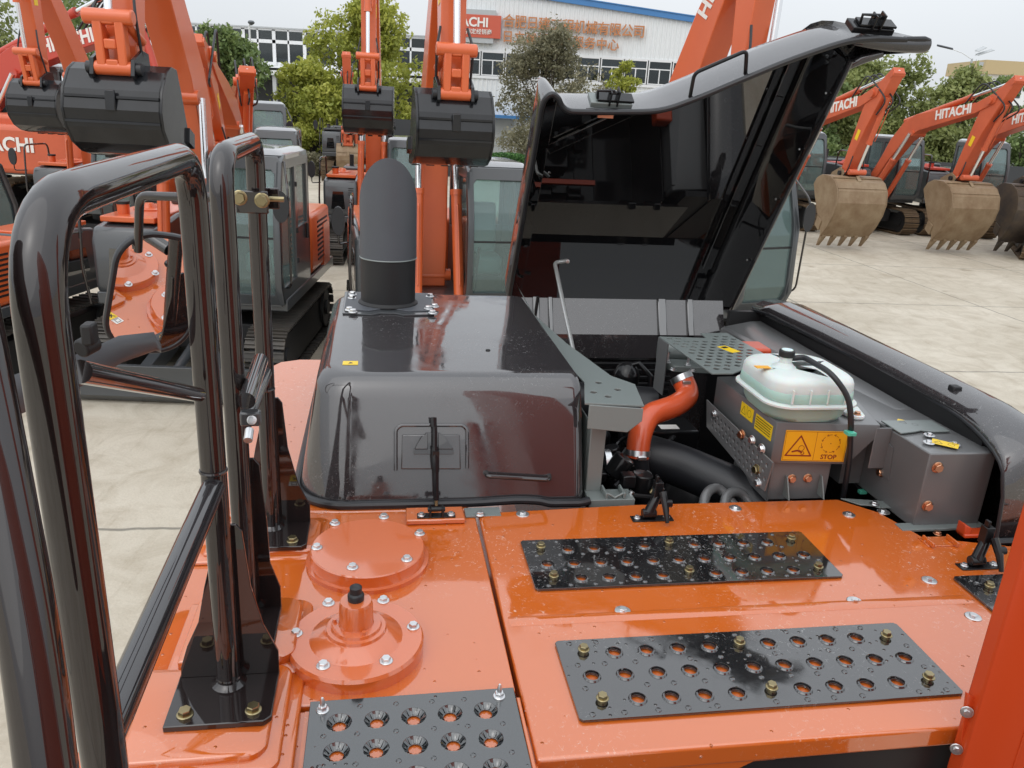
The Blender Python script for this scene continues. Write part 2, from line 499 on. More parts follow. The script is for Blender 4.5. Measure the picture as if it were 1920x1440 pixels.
# ================================================================== ground
def ground_mat():
    m, n, l, b = new_mat('concrete_yard')
    t = n.new('ShaderNodeTexCoord')
    mp = n.new('ShaderNodeMapping')
    mp.inputs['Rotation'].default_value = (0, 0, R(-8))
    l.new(t.outputs['Object'], mp.inputs[0])
    def noise(s, d=6, ro=0.6, di=0.0):
        x = n.new('ShaderNodeTexNoise'); x.inputs['Scale'].default_value = s
        x.inputs['Detail'].default_value = d; x.inputs['Roughness'].default_value = ro
        x.inputs['Distortion'].default_value = di
        l.new(mp.outputs[0], x.inputs['Vector']); return x
    def ramp(src, p0, c0, p1, c1):
        r = n.new('ShaderNodeValToRGB')
        r.color_ramp.elements[0].position = p0; r.color_ramp.elements[0].color = (*c0, 1)
        r.color_ramp.elements[1].position = p1; r.color_ramp.elements[1].color = (*c1, 1)
        l.new(src, r.inputs[0]); return r
    def mix(a, bb, f, mode='MIX'):
        x = n.new('ShaderNodeMixRGB'); x.blend_type = mode
        l.new(a, x.inputs[1])
        if isinstance(bb, tuple): x.inputs[2].default_value = (*bb, 1)
        else: l.new(bb, x.inputs[2])
        if isinstance(f, (int, float)): x.inputs[0].default_value = f
        else: l.new(f, x.inputs[0])
        return x
    base = ramp(noise(0.35, 5).outputs['Fac'], 0.35, (0.46, 0.41, 0.325), 0.68, (0.58, 0.53, 0.44))
    blot = ramp(noise(1.9, 8, 0.7, 0.8).outputs['Fac'], 0.42, (1, 1, 1), 0.78, (0.60, 0.55, 0.48))
    c = mix(base.outputs[0], blot.outputs[0], 0.75, 'MULTIPLY')
    grit = ramp(noise(45, 4, 0.8).outputs['Fac'], 0.3, (0.86, 0.86, 0.86), 0.7, (1.06, 1.06, 1.06))
    c = mix(c.outputs[0], grit.outputs[0], 0.8, 'MULTIPLY')
    # long tyre and track scuffs
    st = n.new('ShaderNodeMapping'); st.inputs['Scale'].default_value = (3.2, 0.45, 1); st.inputs['Rotation'].default_value = (0, 0, R(62))
    l.new(t.outputs['Object'], st.inputs[0])
    sn = n.new('ShaderNodeTexNoise'); sn.inputs['Scale'].default_value = 1.4; sn.inputs['Detail'].default_value = 7; sn.inputs['Roughness'].default_value = 0.7
    l.new(st.outputs[0], sn.inputs['Vector'])
    sr = ramp(sn.outputs['Fac'], 0.55, (1, 1, 1), 0.75, (0.66, 0.62, 0.56))
    c = mix(c.outputs[0], sr.outputs[0], 0.7, 'MULTIPLY')
    oil = ramp(noise(0.9, 3, 0.5).outputs['Fac'], 0.66, (1, 1, 1), 0.74, (0.62, 0.58, 0.52))
    c = mix(c.outputs[0], oil.outputs[0], 0.8, 'MULTIPLY')
    spots = ramp(noise(6.5, 5, 0.75, 0.4).outputs['Fac'], 0.70, (1, 1, 1), 0.76, (0.55, 0.52, 0.48))
    c = mix(c.outputs[0], spots.outputs[0], 0.8, 'MULTIPLY')
    # slab joints, wandering a little
    wob = n.new('ShaderNodeTexNoise'); wob.inputs['Scale'].default_value = 3.0; wob.inputs['Detail'].default_value = 5
    l.new(mp.outputs[0], wob.inputs['Vector'])
    sep = n.new('ShaderNodeSeparateXYZ'); l.new(mp.outputs[0], sep.inputs[0])
    def joint(sock, period, off, w):
        a = n.new('ShaderNodeMath'); a.operation = 'MULTIPLY_ADD'
        l.new(wob.outputs['Fac'], a.inputs[0]); a.inputs[1].default_value = 0.10; l.new(sock, a.inputs[2])
        a2 = n.new('ShaderNodeMath'); a2.operation = 'ADD'; l.new(a.outputs[0], a2.inputs[0]); a2.inputs[1].default_value = off
        p = n.new('ShaderNodeMath'); p.operation = 'PINGPONG'; l.new(a2.outputs[0], p.inputs[0]); p.inputs[1].default_value = period / 2
        q = n.new('ShaderNodeMapRange'); q.inputs['From Min'].default_value = w * 0.5; q.inputs['From Max'].default_value = w
        q.inputs['To Min'].default_value = 1; q.inputs['To Max'].default_value = 0
        l.new(p.outputs[0], q.inputs['Value']); return q
    j1 = joint(sep.outputs[0], 4.6, 0.45, 0.028)
    j2 = joint(sep.outputs[1], 5.0, 3.15, 0.028)
    jm = n.new('ShaderNodeMath'); jm.operation = 'MAXIMUM'; l.new(j1.outputs[0], jm.inputs[0]); l.new(j2.outputs[0], jm.inputs[1])
    jf = n.new('ShaderNodeMath'); jf.operation = 'MULTIPLY'; l.new(jm.outputs[0], jf.inputs[0]); jf.inputs[1].default_value = 0.75
    c = mix(c.outputs[0], (0.13, 0.125, 0.105), jf.outputs[0])
    l.new(c.outputs[0], b.inputs['Base Color'])
    b.inputs['Roughness'].default_value = 0.6
    b.inputs['Specular IOR Level'].default_value = 0.35
    bp = n.new('ShaderNodeBump'); bp.inputs['Strength'].default_value = 0.35; bp.inputs['Distance'].default_value = 0.02
    l.new(noise(22, 6, 0.7).outputs['Fac'], bp.inputs['Height']); l.new(bp.outputs[0], b.inputs['Normal'])
    return m
M['ground'] = ground_mat()
g = MB().add([(-220, -60, 0), (220, -60, 0), (220, 900, 0), (-220, 900, 0)], [(0, 1, 2, 3)]).build('ground', 'ground', smooth=False)
g['kind'] = 'structure'

# ================================================================== the near machine
F = thing('excavator', 'orange excavator deck filling the foreground with its dark engine lid propped open and black handrails', 'excavator',
          loc=(ORG.x, ORG.y, 0), rz=ANG)
LZ = (0, 0, DECK)
def P(mb, name, m, bevel=0.0, parent=None, **k):
    if parent is None: return mb.build(name, m, F, bevel, loc=LZ, **k)
    return mb.build(name, m, parent, bevel, **k)

# --- machine body below the deck
body = P(MB().box(-0.70, 1.70, -0.60, 1.55, -1.35, -0.62), 'body', 'orange', 0.02)
P(MB().box(-0.69, -0.66, -1.1, 1.5, -0.75, -0.02).box(-0.79, -0.76, -1.14, -0.2, -0.5, -0.03).box(1.72, 1.75, -0.8, 1.5, -0.75, -0.03), 'side_skirt', 'orange', 0.004)
P(MB().box(0.02, 1.72, -0.845, -0.80, -0.75, -0.048).box(-0.66, 0.0, -1.16, -1.12, -0.75, -0.125), 'front_shadow_panel', 'black')  # black sheets stand in for the shaded gap below the deck edge
P(MB().box(-0.66, 0.40, -2.4, -0.90, -0.62, -0.58).box(0.02, 0.78, -2.0, -0.875, -0.35, -0.30), 'walkway_floor', 'black')

# --- tank top panel (left) and engine deck panel (middle)
tank = P(MB().prism([(-0.655, -0.676), (-0.408, -0.676), (-0.008, -0.672), (-0.008, 0.076), (-0.668, 0.086)], 'z', -0.05, -0.004), 'tank_panel', 'orange', 0.003)
P(MB().prism([(-0.80, -1.15), (-0.664, -1.15), (-0.664, 0.083), (-0.745, 0.083), (-0.775, -0.1)], 'z', -0.12, -0.012), 'edge_panel', 'orange', 0.008)
P(MB().prism([(-0.73, 0.092), (-0.02, 0.084), (-0.02, 1.5), (-0.62, 1.5), (-0.70, 1.46), (-0.74, 1.38)], 'z', -0.10, -0.006), 'rear_left_panel', 'orange', 0.010)
deck = P(MB().prism([(0, -0.856), (1.72, -0.856), (1.72, -0.26), (1.46, -0.22), (1.24, -0.156), (1.2, -0.012), (1.114, 0.078), (0.467, 0.078), (0.06, 0.055), (0.0, 0.055)], 'z', -0.046, 0.0), 'deck_panel', 'orange', 0.007, seg=3)
P(MB().prism([(0.0, -0.848), (0.0, -0.05), (0.004, -0.05), (0.004, -0.84)], 'z', -0.16, -0.047).prism([(0.30, -0.852), (0.46, -0.852), (0.40, -0.851), (0.35, -0.851)], 'z', -0.047, -0.046)
  .prism([(0.0, -0.10), (0.0, -0.044), (0.42, -0.044), (0.36, -0.075)], 'y', -0.853, -0.846), 'panel_flange', 'orange', 0.001)
# pressed bead across the deck
bead = []
for a0, h in ((0.012, 0.0), (0.03, 0.0032), (1.13, 0.0032), (1.16, 0.0)):
    bead.append([Vector((a0, -0.474, 0.0002)), Vector((a0, -0.466, h)), Vector((a0, -0.446, h)), Vector((a0, -0.438, 0.0002))])
P(MB().loft(bead, closed=False, cap=False), 'pressed_bead', 'orange', parent=deck)

# bolts -----------------------------------------------------------------
def bolt_mesh(m, head=0.0095, h=0.007, washer=0.0135, name='bolt', stand=0.0, cup=False):
    mb = MB()
    z = 0.0
    if stand:
        mb.lathe([(head * 0.95, 0), (head * 1.05, stand)], n=14); z = stand
    mb.lathe([(washer, z), (washer, z + 0.0018), (washer * 0.93, z + 0.0026), (head * 1.05, z + 0.003)], n=24)
    z += 0.0028
    mb.lathe([(head, z), (head, z + h * 0.8), (head * 0.9, z + h)], n=6)
    if cup:
        mb.lathe([(head * 0.55, z + h), (head * 0.5, z + h + 0.012), (head * 0.25, z + h + 0.017)], n=12)
    o = mb.build(name, m, None, ang=25)
    return o
B_Z = bolt_mesh('zinc'); B_G = bolt_mesh('gold', 0.0098, 0.0075, 0.0125, stand=0.006)
B_W = bolt_mesh('zinc', 0.0090, 0.0055, 0.0185); B_C = bolt_mesh('copper', 0.0115, 0.008, 0.0145)
B_S = bolt_mesh('zinc', 0.0085, 0.007, 0.0115, cup=True); B_T = bolt_mesh('zinc', 0.006, 0.004, 0.009)
B_D = bolt_mesh('gold', 0.0115, 0.009, 0.0145)
protos = [B_Z, B_G, B_W, B_C, B_S, B_T, B_D]
def bolt(kind, p, nrm=(0, 0, 1), parent=None, s=1.0):
    o = kind.copy(); COL.objects.link(o)
    if parent is None:
        o.parent = F; off = Vector(LZ)
    else:
        o.parent = parent; off = Vector((0, 0, 0))
    q = Vector((0, 0, 1)).rotation_difference(Vector(nrm).normalized())
    q = q @ Euler((0, 0, random.uniform(0, 1.0))).to_quaternion()
    o.rotation_mode = 'QUATERNION'; o.rotation_quaternion = q
    o.location = Vector(p) + off; o.scale = (s, s, s)
    return o

# --- perforated tread plates on the deck
def rim_ring(mb, x, y, z, r, fl=False):
    """raised pressed rim round a hole"""
    if not fl:
        prof = [(r * 1.42, z), (r * 1.25, z + 0.0032), (r * 1.06, z + 0.0042), (r * 0.98, z + 0.001), (r * 0.94, z - 0.004)]
    else:
        prof = [(r * 1.90, z + 0.0006), (r * 1.80, z + 0.0012), (r * 1.70, z - 0.001), (r * 1.25, z - 0.0065), (r * 0.98, z - 0.0085), (r * 0.98, z - 0.0105)]
    n = 22
    rings = [[Vector((x + q * math.cos(2 * math.pi * k / n) * 1.0, y + q * math.sin(2 * math.pi * k / n), h)) for k in range(n)] for q, h in prof]
    mb.loft(rings, True, cap=False)

def absorb(o, extra):
    bm = bmesh.new(); bm.from_mesh(o.data); bm.from_mesh(extra.data); bm.to_mesh(o.data); bm.free()
    bpy.data.objects.remove(extra)
def tread(name, x0, x1, y0, y1, rows, r, m, th=0.004, z=0.0045, dimples=(), shape=None):
    holes = [(x, y, r) for x, y in rows]
    outer = shape or [(x0 + .006, y0), (x1 - .006, y0), (x1, y0 + .006), (x1, y1 - .006), (x1 - .006, y1), (x0 + .006, y1), (x0, y1 - .006), (x0, y0 + .006)]
    o = holed(name, outer, holes, th, m, F, bev=0.0008, loc=(0, 0, DECK + z))
    mb = MB()
    for x, y in rows: rim_ring(mb, x, y, th / 2 + 0.0006, r)
    md = mb
    for x, y in dimples:
        md.lathe([(0.0065, th / 2), (0.0055, th / 2 + 0.0018), (0.003, th / 2 + 0.0028), (0.0005, th / 2 + 0.003)], (x, y, 0.0006), n=12)
    absorb(o, md.build('rims', m, None))
    return o
def plate_rows(x0, x1, y0, y1, n_mid):
    w = x1 - x0; h = y1 - y0
    rows, bolts, dim = [], [], []
    step = w / (n_mid + 0.55)
    ya, yb, yc = y1 - 0.043, (y0 + y1) / 2 + 0.003, y0 + 0.042
    for i in range(n_mid): rows.append((x0 + step * (i + 0.72), yb))
    off = step * 0.5
    for yy, d in ((ya, -0.27), (yc, 0.0)):
        for i in range(n_mid):
            x = x0 + step * (i + 0.72 + (0.5 if yy == ya else 0.5)) + step * (-0.5)
            x = x0 + step * (i + 0.45 + 0.08)
            if i in (0, n_mid // 2, n_mid - 1): bolts.append((x, yy))
            else: rows.append((x, yy))
    for i in range(n_mid):
        for yy in (y1 - 0.012, yb + 0.035, yb - 0.03, y0 + 0.012):
            if random.random() < 0.7: dim.append((x0 + step * (i + 0.98) + random.uniform(-.006, .006), yy))
    return rows, bolts, dim
def measured_plate(name, rect, mid, top, bot, btop, bbot, r, lab):
    x0, x1, y0, y1 = rect
    zz = 0.007
    pt = lambda q: Pz(q[0], q[1], zz)
    rows = []
    def line(p, q, n):
        a, b = pt(p), pt(q)
        return [(a.x + (b.x - a.x) * i / (n - 1), a.y + (b.y - a.y) * i / (n - 1)) for i in range(n)]
    for seg in mid + top + bot: rows += line(*seg)
    bolts = [tuple(pt(q)[:2]) for q in btop + bbot]
    dim = []
    for i in range(13):
        for yy in (y1 - 0.012, (y0 + y1) / 2 + 0.036, (y0 + y1) / 2 - 0.034, y0 + 0.012):
            x = x0 + 0.03 + i * (x1 - x0 - 0.06) / 12 + random.uniform(-.004, .004)
            if all((x - a) ** 2 + (yy - b) ** 2 > 0.022 ** 2 for a, b in rows + bolts) and random.random() < 0.8: dim.append((x, yy))
    o = tread(name, x0, x1, y0, y1, rows, r, 'plate', dimples=dim)
    o['label'] = lab
    for x, y in bolts: bolt(B_G, (x, y, 0.0025), parent=o)
    return o
measured_plate('tread_plate', (0.098, 0.900, -0.776, -0.541),
    [((1110, 1269), (1696, 1234), 11)],
    [((1152, 1224), (1330, 1213), 4), ((1441, 1207), (1605, 1197), 4)],
    [((1196, 1311), (1383, 1301), 4), ((1506, 1292), (1682, 1280), 4)],
    [(1094, 1222), (1386, 1208), (1661, 1195)], [(1129, 1314), (1446, 1293), (1740, 1274)], 0.0135, 'nearer long black tread plate, wet and grey with sky at its right end')
measured_plate('tread_plate', (0.093, 0.886, -0.345, -0.120),
    [((1026, 1059), (1507, 1041), 11)],
    [((1065, 1031), (1208, 1024), 4), ((1302, 1021), (1438, 1017), 4)],
    [((1090, 1085), (1243, 1079), 4), ((1342, 1075), (1487, 1069), 4)],
    [(1014, 1028), (1254, 1019), (1483, 1012)], [(1038, 1083), (1292, 1073), (1534, 1066)], 0.0135, 'farther long black tread plate, scuffed with pale dust')
t3 = tread('tread_plate', 1.176, 1.62, -0.60, -0.368, [(1.30 + .075 * i + (0.03 if j else 0), -0.42 - .08 * j) for i in range(4) for j in range(2)], 0.0125, 'plate', dimples=[(1.22, -.40), (1.25, -.48), (1.30, -.55)])
t3['label'] = 'black tread plate at the right edge beside the orange column'
bolt(B_G, (1.235, -0.425, 0.0035), parent=t3)

# --- near-left step plate, grey with flared holes
rows = []
for r_, (p, q) in enumerate((((636, 1357), (911, 1334)), ((631, 1412), (921, 1387)))):
    a, b = Pz(*p, 0.004), Pz(*q, 0.004)
    for i in range(5): rows.append((a.x + (b.x - a.x) * i / 4, a.y + (b.y - a.y) * i / 4))
dy = rows[5][1] - rows[0][1]
for i in range(5): rows.append((rows[i][0], rows[i][1] + 2 * dy)); 
for i in range(5): rows.append((rows[i][0], rows[i][1] + 3 * dy))
st = holed('step_plate', [(-0.40, -1.03), (-0.014, -1.03), (-0.014, -0.676), (-0.40, -0.680)], [(x, y, 0.0235) for x, y in rows], 0.004, 'plate_grey', F, bev=0.0008, loc=(0, 0, DECK + 0.004))
mb = MB()
for x, y in rows: rim_ring(mb, x, y, 0.002, 0.0125, True)
for x, y in rows:                      # serrated teeth inside each funnel
    for k in range(12):
        t = 2 * math.pi * k / 12
        c, s_ = math.cos(t), math.sin(t)
        mb.add([(x + 0.0222 * math.cos(t - .11), y + 0.0222 * math.sin(t - .11), 0.0028), (x + 0.0222 * math.cos(t + .11), y + 0.0222 * math.sin(t + .11), 0.0028),
                (x + 0.0126 * math.cos(t + .14), y + 0.0126 * math.sin(t + .14), -0.0045), (x + 0.0126 * math.cos(t - .14), y + 0.0126 * math.sin(t - .14), -0.0045)], [(0, 1, 2, 3)])
md = mb
for i in range(6):
    for j in range(4):
        x = -0.375 + i * 0.066 + random.uniform(-.004, .004); y = -0.70 + j * dy - 0.0
        if all((x - a) ** 2 + (y - b) ** 2 > 0.026 ** 2 for a, b in rows): md.lathe([(0.0055, 0.002), (0.0045, 0.0036), (0.002, 0.0044), (0.0004, 0.0046)], (x, y, 0.0006), n=10)
absorb(st, md.build('rims', 'plate_grey', None))
P(MB().box(-0.41, -0.004, -1.05, -0.69, -0.06, -0.0065), 'step_tray', 'orange')
P(MB().box(-0.012, -0.004, -1.03, -0.70, -0.10, 0.004).box(-0.004, 0.004, -0.93, -0.76, -0.06, -0.012).box(-0.003, 0.010, -0.97, -0.90, -0.06, -0.03), 'step_flange', 'orange', 0.002)
for px, py in ((605, 1332), (936, 1306)):
    q = Pz(px, py, 0.006); bolt(B_S, (q.x, q.y, 0.0025), parent=st, s=1.05)

# --- round covers
cvA = P(MB().lathe([(0.150, -0.004), (0.150, 0.006), (0.141, 0.007), (0.139, 0.012), (0.139, 0.033), (0.1365, 0.036)], (-0.301, -0.172, 0), n=72), 'round_cover', 'orange_disc', ang=25)
for px, py in ((720, 966), (787, 997), (763, 1045), (661, 1060), (594, 1023), (628, 978)):
    q = Pz(px, py, 0.042); bolt(B_Z, (q.x, q.y, 0.036), parent=cvA)
cB = (-0.320, -0.517)
cvB = P(MB().lathe([(0.139, -0.004), (0.139, 0.020), (0.135, 0.027), (0.095, 0.0275), (0.090, 0.030), (0.066, 0.046), (0.062, 0.047), (0.060, 0.053), (0.052, 0.054), (0.050, 0.060), (0.040, 0.062)], (*cB, 0), n=72), 'filler_flange', 'orange_disc', ang=22)
MB().lathe([(0.037, 0.06), (0.035, 0.066), (0.034, 0.108), (0.031, 0.115), (0.016, 0.117)], (*cB, 0), n=40).build('breather_neck', 'orange_disc', cvB)
MB().lathe([(0.0165, 0.116), (0.017, 0.128), (0.0155, 0.131), (0.0125, 0.133), (0.0125, 0.146), (0.009, 0.149), (0.003, 0.150)], (*cB, 0), n=24).build('breather_cap', 'rubber', cvB)
for k in range(3):
    t = 0.9 + k * 2.1
    MB().cyl((cB[0] + .044 * math.cos(t), cB[1] + .044 * math.sin(t), 0.058), (cB[0] + .044 * math.cos(t), cB[1] + .044 * math.sin(t), 0.068), 0.0042, n=10).build('neck_screw', 'orange_disc', cvB)
for px, py in ((616, 1127), (719, 1122), (775, 1171), (724, 1235), (606, 1244), (555, 1184)):
    q = Pz(px, py, 0.033); bolt(B_Z, (q.x, q.y, 0.027), parent=cvB)

# --- loose bolts over the panels
for px, py in ((1168, 1143), (1603, 1125), (1743, 1086), (1825, 1154), (980, 962), (1379, 951), (1592, 963), (1657, 958)):
    q = Pz(px, py, 0.004); bolt(B_W, (q.x, q.y, 0.0))
for px, py in ((900, 963), (1640, 944), (560, 968)):
    q = Pz(px, py, 0.006); bolt(B_Z, (q.x, q.y, 0.003))
q = Pz(905, 962, 0); P(MB().box(q.x - .05, q.x + .05, q.y - .02, q.y + .03, -0.003, 0.002), 'joint_plate', 'grey', 0.001)
q = Pz(1640, 945, 0); P(MB().prism([(q.x - .09, q.y + .04), (q.x + .07, q.y + .01), (q.x + .05, q.y - .03), (q.x, q.y - .025), (q.x - .02, q.y - .01), (q.x - .05, q.y - .005)], 'z', -0.002, 0.002), 'joint_plate', 'grey', 0.001)
q = Pz(820, 975, 0); P(MB().box(q.x - .085, q.x + .075, q.y - .02, q.y + .055, -0.003, 0.012), 'latch_pad', 'orange', 0.004)

# --- label stickers on the tank panel
q = Pz(508, 1105, 0)
lab = P(MB().box(q.x - .017, q.x + .013, q.y - .014, q.y + .014, -0.003, -0.0032 + 0.0005), 'white_label', 'white')
MB().box(q.x - .010, q.x + .007, q.y - .007, q.y + .009, -0.0026, -0.0022).box(q.x - .014, q.x + .010, q.y - .0115, q.y - .0095, -0.0026, -0.0022).build('symbol', 'ink', lab)
MB().box(q.x - .008, q.x + .005, q.y - .005, q.y + .007, -0.0022, -0.0019).build('symbol_field', 'white', lab)
lab = P(MB().box(q.x - .017, q.x + .013, q.y - .082, q.y - .016, -0.003, -0.0027), 'yellow_label', 'yellow')
MB().prism([(q.x - .012, q.y - .040), (q.x + .008, q.y - .020), (q.x + .009, q.y - .024), (q.x - .006, q.y - .042)], 'z', -0.0027, -0.0023).prism([(q.x - .01, q.y - .024), (q.x - .006, q.y - .022), (q.x + .007, q.y - .038), (q.x + .003, q.y - .040)], 'z', -0.0027, -0.0024).box(q.x - .017, q.x + .013, q.y - .0485, q.y - .0475, -0.0027, -0.0024).build('symbol', 'ink', lab)

# ------------------------------------------------------------------ muffler hood
def rrect(x0, x1, y0, y1, rads, z, n=7):
    """ring, corners: front-left, front-right, back-right, back-left"""
    out = []
    cs = [((x0, y0), 180, rads[0]), ((x1, y0), 270, rads[1]), ((x1, y1), 0, rads[2]), ((x0, y1), 90, rads[3])]
    for (cx, cy), a0, r in cs:
        ox = cx + r if cx == x0 else cx - r
        oy = cy + r if cy == y0 else cy - r
        for k in range(n + 1):
            t = R(a0 + 90 * k / n)
            out.append(Vector((ox + r * math.cos(t), oy + r * math.sin(t), z)))
    return out
HT = 0.347
def hood_ring(u, z, ins=0.0):
    # u 0 bottom .. 1 top edge; ins = extra inset of the shoulder
    x0 = -0.505 + 0.052 * u + ins; x1 = 0.325 - 0.008 * u - ins * 0.35
    y0 = 0.110 + 0.085 * u + 0.02 * u ** 3 + ins; y1 = 1.36 - 0.05 * u - ins
    r = 0.15 - 0.045 * u - ins * 0.3
    return rrect(x0, x1, y0, y1, (r, 0.035 - 0.005 * u, 0.035, r), z)
rings = [hood_ring(u, -0.008 + u * (HT - 0.036 + .008)) for u in (0, .15, .3, .45, .6, .72, .83, .92, 1.0)]
for k in range(1, 8):
    t = R(20 + 70 * k / 7)
    rings.append(hood_ring(1.0, HT - 0.053 + 0.053 * math.sin(t), 0.055 * (1 - math.cos(t))))
hood = P(MB().loft(rings), 'muffler_hood', 'hood', ang=40)
base = hood_ring(0, -0.002)
MBt = MB()
nn = len(base)
path = [base[(16 + 14 + i) % nn] + Vector((0, 0, 0)) for i in range(nn - 14)]
path = [Vector((p.x - 0.006 if p.x < -.3 else p.x, p.y - 0.004, 0.005)) for p in path if True]
front = [p for p in path]
# black edge trim: along the left side, round the corner, along the front, kinking down at the right
trim = [Vector((-0.512, 1.2, 0.004)), Vector((-0.512, 0.7, 0.004)), Vector((-0.512, 0.26, 0.004))]
trim += [Vector((-0.362 - 0.15 * math.cos(R(a)), 0.255 - 0.15 * math.sin(R(a)), 0.004)) for a in range(10, 91, 10)]
trim += [Vector((-0.2, 0.104, 0.004)), Vector((0.0, 0.104, 0.004)), Vector((0.13, 0.104, 0.010)), Vector((0.19, 0.101, 0.006)), Vector((0.215, 0.096, -0.0)), Vector((0.31, 0.094, -0.0)), Vector((0.335, 0.10, 0.004))]
MBt.tube(fillet(trim, 0.03, 4), 0.0125, 10).build('edge_trim', 'trim', hood)
def on_front(px, py, off=0.0):
    # place on the sloping front face of the hood
    for _ in range(1): pass
    d = rl(px, py)
    b_ = 0.11
    for _ in range(8):
        p = CL + d * ((b_ - off - CL.y) / d.y)
        u_ = min(1, max(0, (p.z + 0.008) / (HT - 0.028)))
        b_ = 0.11 + 0.085 * u_ + 0.02 * u_ ** 3
    return CL + d * ((b_ - off - CL.y) / d.y)
# pressed frame and boss round the latch
def fpoly(mb, pts, o0, o1):
    lo = [on_front(x, y, o0) for x, y in pts]; hi = [on_front(x, y, o1) for x, y in pts]
    n = len(pts)
    mb.add(lo + hi, [tuple(range(n - 1, -1, -1)), tuple(range(n, 2 * n))] + [(i, (i + 1) % n, n + (i + 1) % n, n + i) for i in range(n)])
    return mb
def fpath(pts, off): return [on_front(x, y, off) for x, y in pts]
MB().tube(fillet(fpath([(742, 882), (742, 805), (752, 797), (868, 797), (876, 805), (876, 878)], 0.002), 0.014), 0.0055, 10).build('pressed_frame', 'hood', hood)
mb = MB(); fpoly(mb, [(752, 880), (754, 815), (862, 815), (864, 880)], -0.002, 0.006); mb.build('latch_recess', 'hood', hood, 0.003)
mb = MB()
fpoly(mb, [(778, 842), (782, 834), (792, 818), (802, 812), (802, 842)], 0.006, 0.022); fpoly(mb, [(822, 842), (822, 812), (834, 818), (846, 836), (850, 842)], 0.006, 0.022)
fpoly(mb, [(776, 852), (776, 842), (850, 842), (850, 852)], 0.006, 0.016); fpoly(mb, [(798, 852), (798, 812), (826, 812), (826, 852)], 0.006, 0.012)
mb.build('latch_bracket', 'gloss', hood, 0.001)
mb = MB()
mb.tube(fillet(fpath([(812, 786), (815, 800), (815, 838)], 0.034), 0.01), [0.0075] * 9, 8)
mb.tube([on_front(812, 783, 0.036), on_front(813, 800, 0.036)], [0.010, 0.009], 8)
mb.tube(fpath([(815, 838), (816, 862), (817, 885)], 0.036), [0.010, 0.0115, 0.010], 8)
mb.box(*sum(([c - w, c + w] for c, w in zip(on_front(817, 858, 0.03), (0.009, 0.012, 0.024))), []))
mb.build('latch_lever', 'engine', hood)
mb = MB().tube([on_front(817, 885, 0.034), on_front(818, 938, 0.036)], [0.0085, 0.0075], 8)
mb.build('latch_rod', 'engine', hood)
MB().tube([on_front(818, 934, 0.036), on_front(818, 948, 0.036)], 0.005, 8).build('latch_pin', 'gold', hood)
q = Pz(818, 968, 0.012)
mb = MB().box(q.x - .052, q.x + .052, q.y - .012, q.y + .014, 0.0125, 0.016)
mb.box(q.x - .020, q.x - .014, q.y - .014, q.y + .014, 0.016, 0.042).box(q.x + .014, q.x + .020, q.y - .014, q.y + .014, 0.016, 0.042)
mb.cyl((q.x - .024, q.y, 0.034), (q.x + .024, q.y, 0.034), 0.007, n=12)
kc = P(mb, 'latch_catch', 'engine', 0.001)
for dx in (-.040, .040): bolt(B_T, (q.x + dx, q.y, 0.016), parent=kc, s=1.2)
MB().tube(fillet([on_front(912, 885, 0.0), on_front(912, 893, 0.028), on_front(1031, 900, 0.028), on_front(1030, 891, 0.0)], 0.02), 0.0062, 10).build('grab_handle', 'rail', hood)
mb = MB(); fpoly(mb, [(643, 686), (643, 676), (672, 676), (672, 686)], 0, 0)
q = Pz(657, 681, HT)
lb = MB().box(q.x - .022, q.x + .022, q.y - .018, q.y + .018, HT + 0.0004, HT + 0.0012).build('small_label', 'yellow', hood)
MB().prism([(q.x - .006, q.y - .008), (q.x + .008, q.y - .004), (q.x, q.y + .008)], 'z', HT + 0.0012, HT + 0.0016).build('symbol', 'ink', lb)
q = Pz(915, 657, HT); MB().lathe([(0.008, HT), (0.007, HT + 0.003), (0.0015, HT + 0.0035)], (q.x, q.y, 0), 16).build('plug', 'black', hood)

# ------------------------------------------------------------------ exhaust stack
pc = Vector((-0.241, 1.075, HT))
PR_ = 0.102
fl_pts = [(-0.405, 0.915), (-0.30, 0.900), (-0.27, 0.925), (-0.215, 0.925), (-0.185, 0.900), (-0.075, 0.915), (-0.06, 1.26), (-0.41, 1.26)]
stack = P(MB().prism(fl_pts, 'z', HT + 0.0005, HT + 0.006), 'exhaust_flange', 'grey_hood', 0.001)
MB().prism([(-0.40, 0.955), (-0.31, 0.940), (-0.26, 0.975), (-0.22, 0.975), (-0.17, 0.940), (-0.08, 0.955), (-0.07, 1.24), (-0.40, 1.24)], 'z', HT + 0.006, HT + 0.010).build('upper_flange', 'pipe', stack, 0.001)
for px, py in ((655, 578), (660, 556), (661, 549), (662, 582), (803, 576), (806, 553), (811, 584), (815, 572)):
    q = Pz(px, py, HT + 0.016); bolt(B_Z, (q.x, q.y, HT + 0.009), parent=stack, s=1.25)
n = 48
mb = MB(); rings = []
for z in (0.004, 0.05, 0.10, 0.188):
    rings.append([pc + Vector((PR_ * math.cos(2 * math.pi * k / n), PR_ * math.sin(2 * math.pi * k / n), z)) for k in range(n)])
mb.loft(rings, cap=False)
mb.lathe([(PR_ + 0.010, 0.010), (PR_ + 0.009, 0.014), (PR_ + 0.002, 0.020), (PR_, 0.022)], pc, n)
P(mb, 'exhaust_base_pipe', 'black')
mb = MB(); outer = []; inner = []
r2 = PR_ + 0.0025
